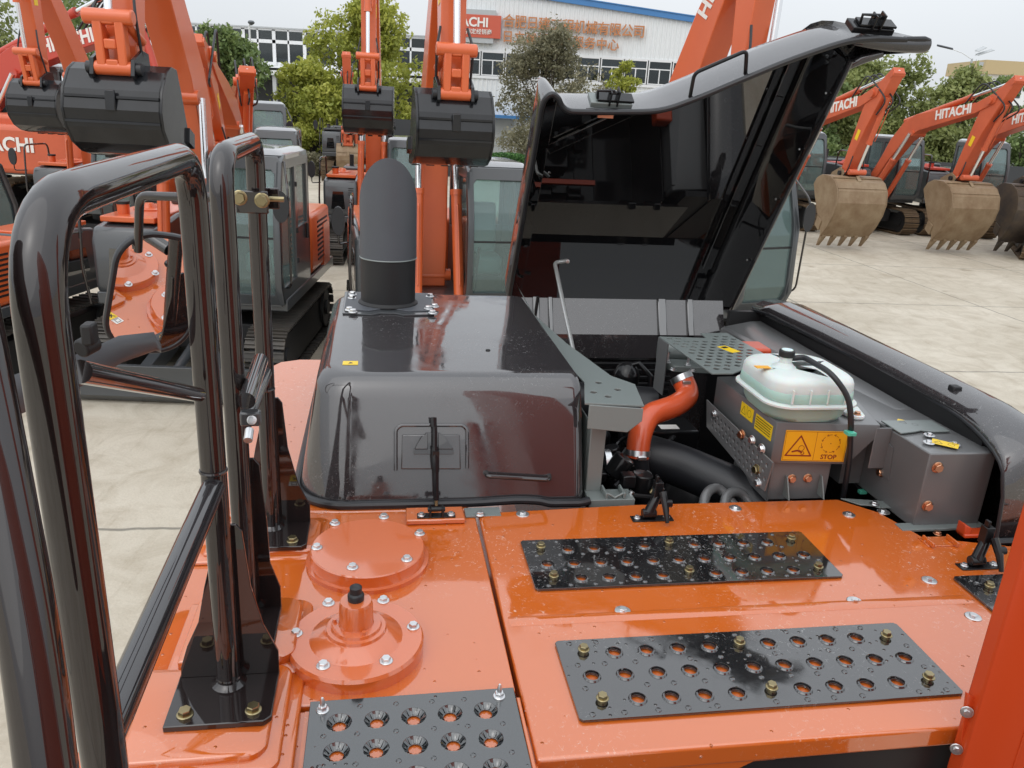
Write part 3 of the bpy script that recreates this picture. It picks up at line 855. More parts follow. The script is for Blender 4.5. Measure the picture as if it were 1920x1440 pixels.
for u in np.linspace(0, 1, 12):
    ro, ri = [], []
    for k in range(n):
        t = 2 * math.pi * k / n
        c_, s_ = math.cos(t), math.sin(t)
        top = 0.545 - 0.165 * (1 + s_)
        z = 0.183 + (top - 0.183) * u
        lean = 0.06 * max(0, z - 0.183)
        # the pipe narrows a touch as it bends back
        ro.append(pc + Vector((r2 * c_, r2 * s_ + lean, z)))
        ri.append(pc + Vector(((r2 - 0.004) * c_, (r2 - 0.004) * s_ + lean, z)))
    outer.append(ro); inner.append(ri)
mb.loft(outer + inner[::-1], cap=False)
P(mb, 'exhaust_outlet', 'pipe', ang=50)
P(MB().lathe([(r2 + 0.001, 0.181), (r2 + 0.0022, 0.183), (r2 + 0.0005, 0.186)], pc, n), 'exhaust_seam', 'grey')

# ------------------------------------------------------------------ handrails
TR = 0.0213
def rail(pts, rads, name='handrail', r=TR):
    return P(MB().tube(fillet(pts, rads, 9), r, 22), name, 'rail', ang=60)
A1 = -0.548
hr = rail([(A1, -1.245, -0.35), (A1, -1.245, 0.985), (A1, -0.655, 0.990), (A1, -0.658, 0.045)], [0.10, 0.09])
hr['label'] = 'nearest handrail hoop, very close to the camera'
MB().tube([(A1, -0.672, 0.452), (A1, -1.235, 0.452)], 0.0195, 20).build('rail_brace', 'gloss', hr)
for b_, z_ in ((-1.245, 0.33), (-0.658, 0.478), (-0.658, 0.06)):
    MB().lathe([(TR + 0.0012, -0.003), (TR + 0.0022, 0), (TR + 0.0012, 0.003)], (A1, b_, z_), 22).build('weld_ring', 'rail', hr)
hr2 = rail([(A1 + .002, -0.445, 0.045), (A1 + .002, -0.435, 0.975), (A1, -0.01, 0.982), (A1, -0.030, 0.02)], [0.07, 0.07])
hr2['label'] = 'second handrail hoop behind the nearest one'
mb = MB().tube([(A1, -0.365, 0.285), (A1, -0.05, 0.40)], 0.018, 18)
MB().tube([(A1, -0.045, 0.445), (A1, -0.425, 0.445)], 0.0195, 20).build('rail_brace', 'gloss', hr2)
MB().lathe([(TR + 0.0012, -0.003), (TR + 0.0022, 0), (TR + 0.0012, 0.003)], (A1, -0.030, 0.40), 22).build('weld_ring', 'rail', hr2)
# another hoop outside the left edge of the picture
p0 = CL + rl(75, 1440) * 0.62; 
P(MB().tube(fillet([CL + rl(95, 1500) * 0.60, CL + rl(58, 1200) * 0.60, CL + rl(-25, 760) * 0.60, CL + rl(-90, 420) * 0.62], 0.08, 6), 0.0213, 22), 'handrail', 'rail', ang=60)
# mounts
def mount(a, b, z0, gh, wl, wr, bolts=True, gl=0.0):
    mb = MB().prism([(a - wl, b - 0.108), (a + wr - .012, b - 0.108), (a + wr, b - .096), (a + wr, b + 0.03), (a - wl, b + 0.03)], 'z', z0, z0 + 0.012)
    m_ = P(mb, 'rail_foot', 'rail', 0.002)
    if gl: poly = [(a - wl * .97, z0 + .012), (a + wr, z0 + .012), (a + wr, z0 + .06), (a + wr * .72, z0 + .12), (a + .045, z0 + gh * .62), (a + .036, z0 + gh * .96), (a + .026, z0 + gh), (a - gl, z0 + gh), (a - gl, z0 + gh * .8), (a - .035, z0 + gh * .62), (a - .05, z0 + gh * .4), (a - wl * .8, z0 + .08), (a - wl * .95, z0 + .035)]
    else: poly = [(a - .01, z0 + .012), (a + wr, z0 + .012), (a + wr, z0 + .06), (a + wr * .72, z0 + .12), (a + .045, z0 + gh * .62), (a + .036, z0 + gh * .96), (a + .026, z0 + gh), (a - .01, z0 + gh)]
    MB().prism(poly, 'y', b + 0.018, b + 0.024).build('gusset', 'rail', m_, 0.001)
    MB().prism([(b - 0.03, z0 + .012), (b + .02, z0 + .012), (b + .02, z0 + gh * .5), (b + .005, z0 + gh * .5), (b - .028, z0 + .06)], 'x', a + .012, a + .017).build('rib', 'rail', m_, 0.0008)
    MB().lathe([(TR + 0.010, z0 + 0.012), (TR + 0.004, z0 + 0.016), (TR + 0.0005, z0 + 0.020)], (a, b, 0), 24).build('weld_bead', 'rail', m_)
    if bolts:
        for dx in (-wl * .66, wr * .62):
            bolt(B_D, (a + dx, b - 0.080, z0 + 0.012), parent=m_)
    return m_
mount(A1, -0.658, 0.034, 0.33, 0.092, 0.088, gl=0.02)
mount(A1 + .002, -0.445, 0.034, 0.36, 0.05, 0.066, bolts=False)

mount(A1, -0.030, 0.010, 0.36, 0.10, 0.095, gl=0.02)
# orange pads under the feet
def pad(a0, a1, b0, b1, z, r, z0=-0.01, st=2):
    mb = MB()
    for k in range(st):
        e = 0.022 * (st - 1 - k)
        mb.loft([rrect(a0 - e, a1 + e, b0 - e, b1 + e, (.004, r, r, .004), z0 + (z - z0) * k / st), rrect(a0 - e, a1 + e, b0 - e, b1 + e, (.004, r, r, .004), z0 + (z - z0) * (k + 1) / st - 0.004), rrect(a0 - e + .004, a1 + e - .004, b0 - e + .004, b1 + e - .004, (.004, r, r, .004), z0 + (z - z0) * (k + 1) / st)])
    P(mb, 'rail_pad', 'orange', ang=50)
pad(-0.70, -0.462, -0.83, -0.60, 0.034, 0.035, st=3)
pad(-0.66, -0.440, -0.575, -0.37, 0.033, 0.035)
pad(-0.70, -0.425, -0.135, 0.03, 0.009, 0.03)
P(MB().box(-0.72, -0.4, -1.2, -0.68, -0.06, -0.012), 'corner_panel', 'orange', 0.006)
# mirror on its bracket
mc = Pb(291, 553, 0.22)
bz0 = Pb(470, 378, -0.058).z; bxa = Pb(442, 378, -0.058).x; bxb = Pb(503, 378, -0.058).x
brk = MB().box(bxa, bxb, -0.062, -0.054, bz0 - .026, bz0 + .024)
bk = P(brk, 'mirror_bracket', 'rail', 0.003)
MB().box(bxa + .04, bxb + .018, -0.006, 0.002, bz0 - .022, bz0 + .026).build('back_plate', 'rail', bk, 0.003)
for px, py in ((449, 371), (491, 376)):
    q = Pb(px, py, -0.066); bolt(B_D, (q.x, -0.062, q.z), (0, -1, 0), parent=bk, s=1.15)
MB().cyl((A1 + .03, -0.03, bz0 + .004), (A1 + .062, -0.03, bz0 + .004), 0.006, n=10).build('bracket_stud', 'gold', bk)
top = Pb(262, 366, 0.10); e_ = Pb(440, 371, -0.03); dn = Pb(259, 470, 0.17)
P(MB().tube(fillet([e_, Pb(300, 368, 0.06), top, dn], [0.02, 0.03], 6), 0.0105, 14), 'mirror_arm', 'rail')
# reflecting face turned so that it shows the deck
vcam = (CL - mc).normalized()
tgt = Vector((-0.33, -0.32, 0.0))
vt = (tgt - mc).normalized()
nm = (vcam + vt).normalized()
exm = Vector((0, 0, 1)).cross(nm).normalized()
# tilt the long axis a little, as it hangs
eym = nm.cross(exm)
rot = R(-11)
ex2 = exm * math.cos(rot) + eym * math.sin(rot); ey2 = -exm * math.sin(rot) + eym * math.cos(rot)
TM = frame(mc, ex2, ey2)
def oval(w, h, z, r):
    return rrect(-w, w, -h, h, (r, r, r, r), z, 9)
w_, h_ = 0.113, 0.170
mb = MB().loft([[TM @ p for p in oval(w_ - .015, h_ - .015, -0.028, .08)], [TM @ p for p in oval(w_, h_, -0.012, .094)], [TM @ p for p in oval(w_, h_, 0.002, .094)], [TM @ p for p in oval(w_ - .003, h_ - .003, 0.006, .092)], [TM @ p for p in oval(w_ - .010, h_ - .010, 0.006, .086)], [TM @ p for p in oval(w_ - .012, h_ - .012, 0.001, .084)]])
mir = P(mb, 'mirror', 'rubber', ang=50)
MB().loft([[TM @ p for p in oval(w_ - .0125, h_ - .0125, 0.0012, .083)], [TM @ p for p in oval(w_ - .013, h_ - .013, 0.0018, .083)]]).build('mirror_glass', 'mirror', mir, smooth=False)
# flat grey mirror stay reaching in from the left, and the thin rail between the posts
def strap(pts, half, th, name, m):
    mb = MB(); rg = []
    for (px, py, t, hw) in pts:
        c = CL + rl(px, py) * t
        rg.append([c + Vector((0, 0, hw)), c + Vector((0.004, -th, hw * .5)), c + Vector((0.004, -th, -hw * .5)), c + Vector((0, 0, -hw)), c + Vector((0, th, -hw * .4)), c + Vector((0, th, hw * .4))])
    mb.loft(rg); P(mb, name, m, ang=60)
strap([(-40, 800, 0.95, .026), (20, 745, 1.0, .027), (160, 690, 1.15, .024), (225, 655, 1.25, .022), (290, 640, 1.32, .016), (300, 652, 1.33, .008)], 0, 0.009, 'mirror_stay', 'armgrey')
P(MB().tube([Pa(150, 697, A1 - .0), Pa(372, 740, A1)], 0.0115, 14), 'thin_rail', 'rail')
P(MB().box(*sum(([c - w, c + w] for c, w in zip(CL + rl(168, 625) * 0.98, (0.007, 0.012, 0.013))), [])).cyl(CL + rl(150, 655) * 0.98, CL + rl(178, 640) * 1.0, .012), 'rail_clamp', 'black', 0.003)
# pull handle with its clamp on the second hoop
h0 = Pa(488, 676, A1 + .03); h1 = Pa(462, 752, A1 + .04)
hd = P(MB().tube([h0, h1], 0.016, 14), 'gas_strut', 'gloss')
c = Pa(470, 783, A1 + .04)
MB().box(c.x - .018, c.x + .018, c.y - .012, c.y + .012, c.z - .014, c.z + .014).build('strut_clamp', 'grey_hood', hd, 0.004)
c2 = Pa(468, 806, A1 + .04); c3 = Pa(465, 826, A1 + .04)
MB().cyl(c2, c3, 0.008, n=10).build('strut_rod', 'zinc', hd)
bolt(B_T, (c.x + .004, c.y - .012, c.z), (0, -1, 0.3), parent=hd)

# ------------------------------------------------------------------ orange column at the right edge
cx, cy = 0.812, -0.90
T_ = None
colm = P(MB().prism([(cx, cy), (cx + .006, cy - .004), (cx + .050, cy - .030), (cx + .42, cy - .10), (cx + .42, cy - .06), (cx + .055, cy + .006), (cx + .012, cy + .03), (cx, cy + .03)], 'z', -0.5, 1.6), 'side_column', 'column', 0.003)
fl = [Pb(1790, 1460, cy + .01), Pb(1800, 1420, cy + .01), Pb(1815, 1301, cy + .01), Pb(1836, 1316, cy + .01), Pb(1836, 1460, cy + .01)]
MB().add([Vector((p.x, cy + .012, p.z)) for p in fl] + [Vector((p.x, cy + .018, p.z)) for p in fl], [(4, 3, 2, 1, 0), (5, 6, 7, 8, 9)] + [(i, (i + 1) % 5, 5 + (i + 1) % 5, 5 + i) for i in range(5)]).build('column_flange', 'column', colm, 0.001)
for px, py in ((1820, 1342), (1800, 1412)):
    q = Pb(px, py, cy); bolt(B_W, (q.x, cy + .010, q.z), (-0.5, -0.85, .1), parent=colm, s=0.62)
MB().prism([(cx + .075, cy - .0365), (cx + .078, cy - .0375), (cx + .078, cy - .030), (cx + .075, cy - .030)], 'z', -0.45, 1.5).prism([(cx + .13, cy - .0475), (cx + .135, cy - .049), (cx + .135, cy - .043), (cx + .13, cy - .042)], 'z', -0.45, 1.5).build('column_rib', 'column', colm)

# own boom and cylinder, unseen behind the camera, added for the hood's dark reflection
bm = MB().prism([(-1.45, -0.9), (-1.5, 0.1), (-2.2, 1.5), (-4.6, 4.3), (-5.4, 3.8), (-3.7, 1.3), (-3.0, -0.2), (-2.8, -0.9)], 'x', 0.62, 1.10)
P(bm, 'boom', 'column', 0.01)
P(MB().tube([(0.50, -2.3, -0.9), (0.50, -3.9, 1.5)], 0.085, 20), 'boom_cylinder', 'column')

# ------------------------------------------------------------------ open engine lid
LO = Vector((0, 1.6, 0.29)); LV = Vector((0, -0.53, 0.848)); LN = Vector((0, 0.848, 0.53))
def LT(a, v, w=0.0): return Vector((a, 0, 0)) + Vector((0, LO.y, LO.z)) + LV * v + LN * w
front = [(0.31, 0.93), (0.318, 0.975), (0.34, 0.998), (0.365, 0.985), (0.385, 0.955), (0.412, 0.937), (0.45, 0.934), (0.60, 0.942), (0.755, 0.958), (0.874, 1.010), (1.027, 1.098), (1.17, 1.180), (1.314, 1.250), (1.39, 1.277), (1.47, 1.290)]
tipo = [(1.58, 1.292), (1.655, 1.300), (1.682, 1.290), (1.690, 1.272), (1.668, 1.250), (1.60, 1.240), (1.535, 1.232), (1.52, 1.215), (1.47, 1.205), (1.42, 1.195)]
rimpts = [(0.31, -0.10)] + front + tipo + [(1.42, -0.10)]
def smooth(pts, k=5):
    out = []
    for i in range(len(pts) - 1):
        p0, p1, p2, p3 = [Vector(pts[max(0, min(len(pts) - 1, j))]) for j in (i - 1, i, i + 1, i + 2)]
        for j in range(k):
            t = j / k
            out.append(tuple(0.5 * ((2 * p1) + (p2 - p0) * t + (2 * p0 - 5 * p1 + 4 * p2 - p3) * t * t + (3 * p1 - p0 - 3 * p2 + p3) * t ** 3)))
    return out + [tuple(pts[-1])]
front = smooth(front)
rimpts = [(0.31, -0.10)] + front + tipo + [(1.42, -0.10)]
D_ = 0.30
def out_ring(w, ins, dv):
    pts = []
    for a, v in rimpts:
        a2 = min(max(a, 0.31 + ins), 1.42 - ins) if a <= 1.42 else a - (a - 1.42) * min(1, w / 0.08 * 0.5) - ins
        v2 = v
        if v > 0.9: v2 = v - dv
        pts.append((a2, v2))
    return [LT(a, v, w) for a, v in pts]
outer = [out_ring(0.0, 0, 0), out_ring(0.05, 0.002, 0.010), out_ring(0.12, 0.006, 0.03), out_ring(0.20, 0.014, 0.055), out_ring(0.26, 0.028, 0.085), out_ring(0.29, 0.05, 0.115), out_ring(D_, 0.08, 0.16)]
lid = P(MB().loft(outer, closed=True, cap=False).add(outer[-1], [tuple(range(len(outer[-1])))]), 'engine_lid', 'hood', ang=50)
inn = []
def in_ring(w, ins, dv):
    pts = []
    for a, v in rimpts:
        a2 = min(max(a, 0.31 + ins), 1.42 - ins)
        v2 = min(v, 1.27) - dv if v > 0.5 else v + 0.02
        pts.append((a2, v2))
    return [LT(a, v, w) for a, v in pts]
inn = [in_ring(0.002, 0.004, 0.004), in_ring(0.03, 0.012, 0.014), in_ring(0.19, 0.026, 0.07), in_ring(0.25, 0.06, 0.13)]
liner = MB().loft(inn, closed=True, cap=False).add(inn[-1], [tuple(range(len(inn[-1])))[::-1]])
ln = liner.build('lid_liner', 'lid_in', lid, ang=30)
# rolled rubber rim along the free edge and the sides
rim = [LT(a, v, -0.004) for a, v in rimpts[1:-10]]
MB().tube([LT(0.313, -0.1, 0)] + [LT(0.313, 0.9, 0)] + rim[1:] + [LT(1.58, 1.292, 0.0), LT(1.655, 1.298, 0.0), LT(1.68, 1.290, 0.004)], 0.011, 10).build('lid_seal', 'trim', lid)
MB().tube([LT(1.40, 1.262, 0.012), LT(1.46, 1.268, 0.01), LT(1.54, 1.268, 0.008), LT(1.62, 1.270, 0.008), LT(1.665, 1.274, 0.008), LT(1.685, 1.275, 0.008), LT(1.695, 1.275, 0.008)], [0.010, 0.022, 0.026, 0.027, 0.029, 0.024, 0.010], 18).build('lid_lip', 'gloss', lid)
MB().tube([LT(1.418, 1.2, 0), LT(1.418, -0.1, 0)], 0.010, 8).tube([LT(1.53, 1.230, 0.01), LT(1.46, 1.200, 0.012), LT(1.42, 1.17, 0.01)], [0.013, 0.018, 0.012], 12).build('side_seal', 'gloss', lid)
# inner frame strips and stiffeners
mb = MB()
for (a0, v0, a1, v1) in ((0.40, -0.08, 0.40, 0.86), (0.42, 0.60, 0.80, 0.84), (0.80, 0.84, 1.34, 1.13), (1.34, 1.13, 1.34, -0.05)):
    p0, p1 = LT(a0, v0, 0.243), LT(a1, v1, 0.243)
    d = (p1 - p0).normalized(); s_ = d.cross(LN) * 0.022
    mb.add([p0 - s_, p0 + s_, p1 + s_, p1 - s_, p0 - s_ + LN * -.012, p0 + s_ + LN * -.012, p1 + s_ + LN * -.012, p1 - s_ + LN * -.012], [(0, 1, 2, 3), (7, 6, 5, 4), (0, 4, 5, 1), (1, 5, 6, 2), (2, 6, 7, 3), (3, 7, 4, 0)])
mb.build('stiffener', 'lid_in', lid, 0.002)
mb = MB().lathe([(0.018, 0), (0.018, 0.02), (0.012, 0.028), (0.002, 0.03)], LT(0.55, 0.90, 0.02), 16)
mb.build('latch_knob', 'engine', lid)
q = LT(0.56, 0.915, 0.01); MB().box(q.x - .03, q.x + .03, q.y - .006, q.y + .006, q.z - .008, q.z + .006).build('latch_tab', 'copper', lid)
# latches on the outer side of the free edge
def lid_latch(a, v, s=1.0, dark=False):
    mb = MB()
    def bx(a0, a1, v0, v1, w0, w1):
        vs = [LT(x, y, z) for z in (w0, w1) for y in (v0, v1) for x in (a0, a1)]
        mb.add(vs, [(0, 2, 3, 1), (4, 5, 7, 6), (0, 1, 5, 4), (2, 6, 7, 3), (0, 4, 6, 2), (1, 3, 7, 5)])
    bx(a - .075, a + .085, v - .012, v + .010, 0.025, 0.095)
    ba = mb.build('latch_base', 'engine' if dark else 'grey', lid, 0.003)
    mb = MB()
    bx(a - .008, a - .002, v, v + .055, 0.02, 0.06); bx(a + .022, a + .028, v, v + .06, 0.02, 0.06)
    bx(a - .05, a + .09, v + .012, v + .020, 0.03, 0.085)
    mb.tube([LT(a - .05, v + .018, .04), LT(a - .055, v + .05, .04), LT(a + .01, v + .052, .04)], 0.006, 8)
    mb.tube([LT(a - .012, v + .045, .04), LT(a + .032, v + .045, .04)], 0.007, 8)
    mb.build('latch_lever', 'engine', ba, 0.001)
lid_latch(0.575, 0.948)
lid_latch(1.46, 1.30, dark=True)
hp = fillet([LT(0.872, 1.00, 0.03), LT(0.868, 1.085, 0.05), LT(1.035, 1.185, 0.05), LT(1.055, 1.10, 0.03)], 0.02, 5)
MB().tube(hp, 0.0072, 10).build('lid_handle', 'engine', lid)
for v in (0.2, 0.55, 0.8, 1.05):
    bolt(B_T, LT(1.40, v, 0.03), (-1, 0, 0), parent=lid, s=0.6)
# prop rod
s1 = Pb(1056, 490, 1.42)
P(MB().tube(fillet([s1 + Vector((.02, .02, 0)), s1, Pb(1040, 492, 1.40), Pb(1077, 668, 0.86)], [0.01, 0.03], 5), 0.0085, 12), 'prop_rod', 'strut')
bolt(B_T, s1 + Vector((.02, -.0, 0)), (0, -1, 0))

# ------------------------------------------------------------------ engine bay
bay = P(MB().box(0.33, 1.26, 0.09, 1.62, -0.62, -0.40), 'bay_floor', 'engine')
P(MB().box(0.33, 1.26, 0.082, 0.088, -0.45, -0.048).box(0.322, 0.330, 0.09, 1.40, -0.5, 0.0), 'bay_wall', 'engine')
# rear cowl: sloped glossy panels that catch the sky
P(MB().box(1.232, 1.240, 0.30, 1.40, -0.5, 0.10), 'bay_side_wall', 'engine')
cw = MB()
ZA, ZB = Pb(1120, 627, 1.43).z, Pb(1120, 560, 1.50).z
cw.add([(0.34, 1.43, ZA), (1.30, 1.43, ZA), (1.30, 1.50, ZB), (0.34, 1.50, ZB)], [(0, 1, 2, 3)])
cw.add([(0.34, 1.43, ZA), (0.34, 1.42, 0.03), (1.30, 1.42, 0.03), (1.30, 1.43, ZA)], [(0, 1, 2, 3)])
cw.add([(0.34, 1.50, ZB), (1.30, 1.50, ZB), (1.30, 1.60, -0.6), (0.34, 1.60, -0.6)], [(0, 1, 2, 3)])
cw.add([(0.34, 1.46, 0.02), (1.30, 1.46, 0.02), (1.30, 1.50, -0.6), (0.34, 1.50, -0.6)], [(0, 1, 2, 3)])
P(cw, 'rear_cowl', 'hood')
for a0, a1 in ((0.40, 0.43), (0.47, 0.49), (0.98, 1.02), (1.12, 1.15)):
    P(MB().add([(a0, 1.415, ZA), (a1, 1.415, ZA), (a1, 1.49, ZB + .01), (a0, 1.49, ZB + .01), (a0, 1.44, ZA - .02), (a1, 1.44, ZA - .02), (a1, 1.52, ZB - .01), (a0, 1.52, ZB - .01)],
      [(0, 1, 2, 3), (4, 7, 6, 5), (0, 4, 5, 1), (2, 6, 7, 3), (0, 3, 7, 4), (1, 5, 6, 2)]), 'cowl_rib', 'lid_in', 0.004)
mb = MB()
for k in range(6): mb.box(0.40, 1.05, 1.39, 1.41, -0.16 + k * 0.032, -0.143 + k * 0.032)
P(mb, 'radiator_slats', 'engine', 0.003)
P(MB().box(0.45, 0.92, 1.22, 1.25, -0.13, -0.105), 'cross_member', 'column', 0.003)
# left grey support along the hood, widening to the front
sp = [Pz(*p, 0.30) for p in ((985, 563), (1000, 590), (1062, 645), (1145, 706), (1190, 722), (1207, 762), (1097, 757), (1096, 718), (1058, 677), (1010, 610))]
sh = [(Pz(px, py, 0.30).x, Pz(px, py, 0.30).y, 0.0115) for px, py in ((1122, 719), (1158, 732), (1140, 745), (1113, 737), (1085, 702))]
sup = holed('side_support', [(p.x, p.y) for p in sp], [h for h in sh[:4]], 0.004, 'grey', F, loc=(0, 0, DECK + 0.30))
q0 = Pz(1105, 758, 0.30); q1 = Pz(1207, 765, 0.30)
MB().add([(q0.x, q0.y, -0.002), (q1.x, q1.y, -0.002), (q1.x, q1.y, -0.040), (q1.x - .04, q1.y, -0.075), (q0.x, q0.y, -0.075)] + [(q0.x, q0.y + .004, -0.002), (q1.x, q1.y + .004, -0.002), (q1.x, q1.y + .004, -0.040), (q1.x - .04, q1.y + .004, -0.075), (q0.x, q0.y + .004, -0.075)],
   [(0, 1, 2, 3, 4), (9, 8, 7, 6, 5)] + [(i, 5 + i, 5 + (i + 1) % 5, (i + 1) % 5) for i in range(5)]).build('support_lip', 'grey', sup, 0.002)
P(MB().box(0.338, 0.385, 0.16, 0.19, -0.02, 0.225).box(0.338, 0.343, 0.19, 0.9, 0.0, 0.22), 'support_post', 'grey', 0.003)
P(MB().box(0.335, 0.475, 0.100, 0.170, -0.02, 0.004).box(0.385, 0.392, 0.105, 0.165, 0.004, 0.022).box(0.440, 0.447, 0.105, 0.165, 0.004, 0.022).tube([(0.392, 0.11, 0.02), (0.415, 0.11, 0.006), (0.44, 0.11, 0.02)], 0.004, 8), 'catch_seat', 'grey', 0.002)
# perforated heat shield
gp = [Pz(*p, 0.30) for p in ((1237, 632), (1326, 635), (1314, 626), (1362, 625), (1432, 664), (1400, 690), (1373, 701), (1335, 701))]
g0 = Pz(1265, 642, 0.30); gx = (Pz(1330, 642, 0.30) - g0); gx_ = gx.normalized()
holes = []
ga = [(p.x, p.y) for p in gp]
def inside(x, y, poly, m_=0.018):
    c = False; n = len(poly); j = n - 1
    for i in range(n):
        if (poly[i][1] > y) != (poly[j][1] > y) and x < (poly[j][0] - poly[i][0]) * (y - poly[i][1]) / (poly[j][1] - poly[i][1]) + poly[i][0]: c = not c
        x1, y1 = poly[j]; x2, y2 = poly[i]; L2 = (x2 - x1) ** 2 + (y2 - y1) ** 2
        t = max(0, min(1, ((x - x1) * (x2 - x1) + (y - y1) * (y2 - y1)) / L2))
        if (x - x1 - t * (x2 - x1)) ** 2 + (y - y1 - t * (y2 - y1)) ** 2 < m_ ** 2: return False
        j = i
    return c
for i in range(14):
    for j in range(16):
        x = 0.70 + i * 0.036 + (0.018 if j % 2 else 0); y = 0.40 + j * 0.036
        if inside(x, y, ga): holes.append((x, y, 0.0130))
shield = holed('heat_shield', ga, holes, 0.003, 'grey', F, loc=(0, 0, DECK + 0.30))
p0, p1 = gp[0], gp[7]
p2 = (p0[0] + (p1[0] - p0[0]) * .2, p0[1] + (p1[1] - p0[1]) * .2) if not hasattr(p0, 'x') else None
pm = p0.lerp(p1, .2)
MB().prism([(p0.x, p0.y), (pm.x, pm.y), (pm.x - .004, pm.y - .002), (p0.x - .004, p0.y - .002)], 'z', -.20, -.002).build('shield_side', 'grey_dk', shield)
q = Pz(1365, 655, 0.302)
yl = MB().prism([(q.x - .03, q.y + .03), (q.x + .008, q.y + .045), (q.x + .035, q.y - .03), (q.x - .003, q.y - .045)], 'z', 0.0024, 0.003).build('shield_label', 'yellow', shield)
MB().prism([(q.x - .02, q.y + .024), (q.x + .004, q.y + .034), (q.x + .010, q.y + .016), (q.x - .012, q.y + .007)], 'z', 0.003, 0.0034).build('symbol', 'ink', yl)
# manifold flange and stub under the shield
f0 = Pz(1250, 690, 0.20)
mf = P(MB().prism([(f0.x, f0.y + .04), (f0.x + .03, f0.y + .07), (f0.x + .25, f0.y + .03), (f0.x + .22, f0.y - .05), (f0.x + .02, f0.y - .02)], 'z', 0.19, 0.215), 'pipe_flange', 'grey', 0.004)
P(MB().tube([(f0.x + .02, f0.y + .17, 0.22), (f0.x + .16, f0.y + .13, 0.22)], 0.05, 20), 'intake_stub', 'grey')
for px, py in ((1252, 676), (1290, 681), (1262, 690), (1298, 692)):
    q = Pz(px, py, 0.222); bolt(B_Z, (q.x, q.y, 0.215), parent=mf, s=0.9)
for px, py in ((1252, 676), (1290, 681)):
    q = Pz(px, py, 0.222); MB().cyl((q.x, q.y, 0.222), (q.x, q.y, 0.255), 0.0055, n=8).build('stud', 'zinc', mf)
# coolant pipe
op = [Pb(1276, 704, 0.61), Pb(1293, 740, 0.57), Pb(1270, 760, 0.50), Pb(1215, 778, 0.43), Pb(1199, 815, 0.38), Pb(1195, 858, 0.36), Pb(1195, 900, 0.36)]
cp = P(MB().tube(fillet(op[:-1], 0.09, 7), 0.0385, 22), 'coolant_pipe', 'pipe_orange', ang=60)
for (c0, c1) in ((op[0], op[0] + (op[1] - op[0]) * .28), (op[5] - (op[5] - op[4]) * .35, op[5] - (op[5] - op[4]) * .10)):
    MB().tube([c0, c1], 0.0405, 20, cap=False).build('hose_clamp', 'zinc', cp)
    m_ = (c0 + c1) / 2; MB().box(m_.x - .014, m_.x + .014, m_.y - .052, m_.y - .040, m_.z - .006, m_.z + .006).build('clamp_screw', 'zinc', cp, 0.001)
P(MB().tube([op[5] + Vector((0, 0, .01)), Pb(1200, 890, 0.36), Pb(1205, 950, 0.36)], 0.033, 18), 'rubber_elbow', 'rubber')
P(MB().tube(fillet([(0.60, 0.52, -0.03), (0.72, 0.46, -0.045), (0.90, 0.28, -0.07), (1.03, 0.10, -0.14), (1.06, 0.0, -0.24)], 0.09, 6), 0.073, 26), 'air_hose', 'rubber', ang=60)
P(MB().tube(fillet([(0.50, 0.98, -0.02), (0.62, 0.92, -0.01), (0.80, 0.88, -0.01)], 0.06, 5), 0.085, 24), 'turbo_pipe', 'rubber', ang=60)
# engine lumps, hoses and wires in the dark of the bay
rnd = random.Random(5)
mb = MB()
for k in range(26):
    a = rnd.uniform(0.42, 0.85); b = rnd.uniform(0.55, 1.30); z = rnd.uniform(-0.30, -0.08); s_ = rnd.uniform(0.02, 0.07)
    if k % 2: mb.lathe([(s_, -s_), (s_, s_ * .7), (s_ * .7, s_), (s_ * .2, s_ * 1.1)], (a, b, z), 14)
    else: mb.box(a - s_, a + s_, b - s_, b + s_, z - s_, z + s_)
mb.box(0.40, 0.95, 0.45, 1.35, -0.42, -0.24)
P(mb, 'engine_block', 'engine', 0.006)
mb = MB()
for k in range(14):
    a = rnd.uniform(0.40, 0.60); b = rnd.uniform(0.16, 0.45); s_ = rnd.uniform(0.012, 0.035); z = rnd.uniform(-0.16, 0.02)
    if k % 3: mb.cyl((a, b, z), (a + rnd.uniform(-.04, .04), b, z + .06), s_, n=12)
    else: mb.box(a - s_, a + s_, b - s_, b + s_, z - s_, z + s_)
P(mb, 'pump_housing', 'engine', 0.004)
for k in range(9):
    a = rnd.uniform(0.42, 0.75); b = rnd.uniform(0.2, 0.9); z = rnd.uniform(-0.1, 0.02)
    P(MB().tube(fillet([(a, b, z - .1), (a + rnd.uniform(-.06, .06), b + .05, z), (a + rnd.uniform(0, .12), b + .12, z + .01), (a + rnd.uniform(.0, .15), b + .25, z - .12)], 0.06, 5), rnd.choice([0.006, 0.009, 0.013]), 8), 'engine_hose', 'engine')
for k in range(10):
    a = rnd.uniform(0.36, 0.62); b = rnd.uniform(0.11, 0.30); z = rnd.uniform(-0.10, -0.01)
    P(MB().tube(fillet([(a, b, z), (a + rnd.uniform(-.05, .08), b + .03, z + .03), (a + rnd.uniform(0, .16), b + rnd.uniform(.0, .1), z - .02), (a + .1, b + .15, z - .1)], 0.05, 5), rnd.choice([0.004, 0.006, 0.008]), 8), 'wiring_loom', rnd.choice(['black', 'engine', 'rubber']))
for k in range(7):
    a = rnd.uniform(0.40, 0.62); b = rnd.uniform(0.14, 0.5); z = rnd.uniform(-0.05, 0.0)
    P(MB().tube([(a, b, z), (a + .012, b, z + .02)], rnd.uniform(.006, .011), 10), 'hydraulic_fitting', rnd.choice(['zinc', 'gold', 'zinc']))
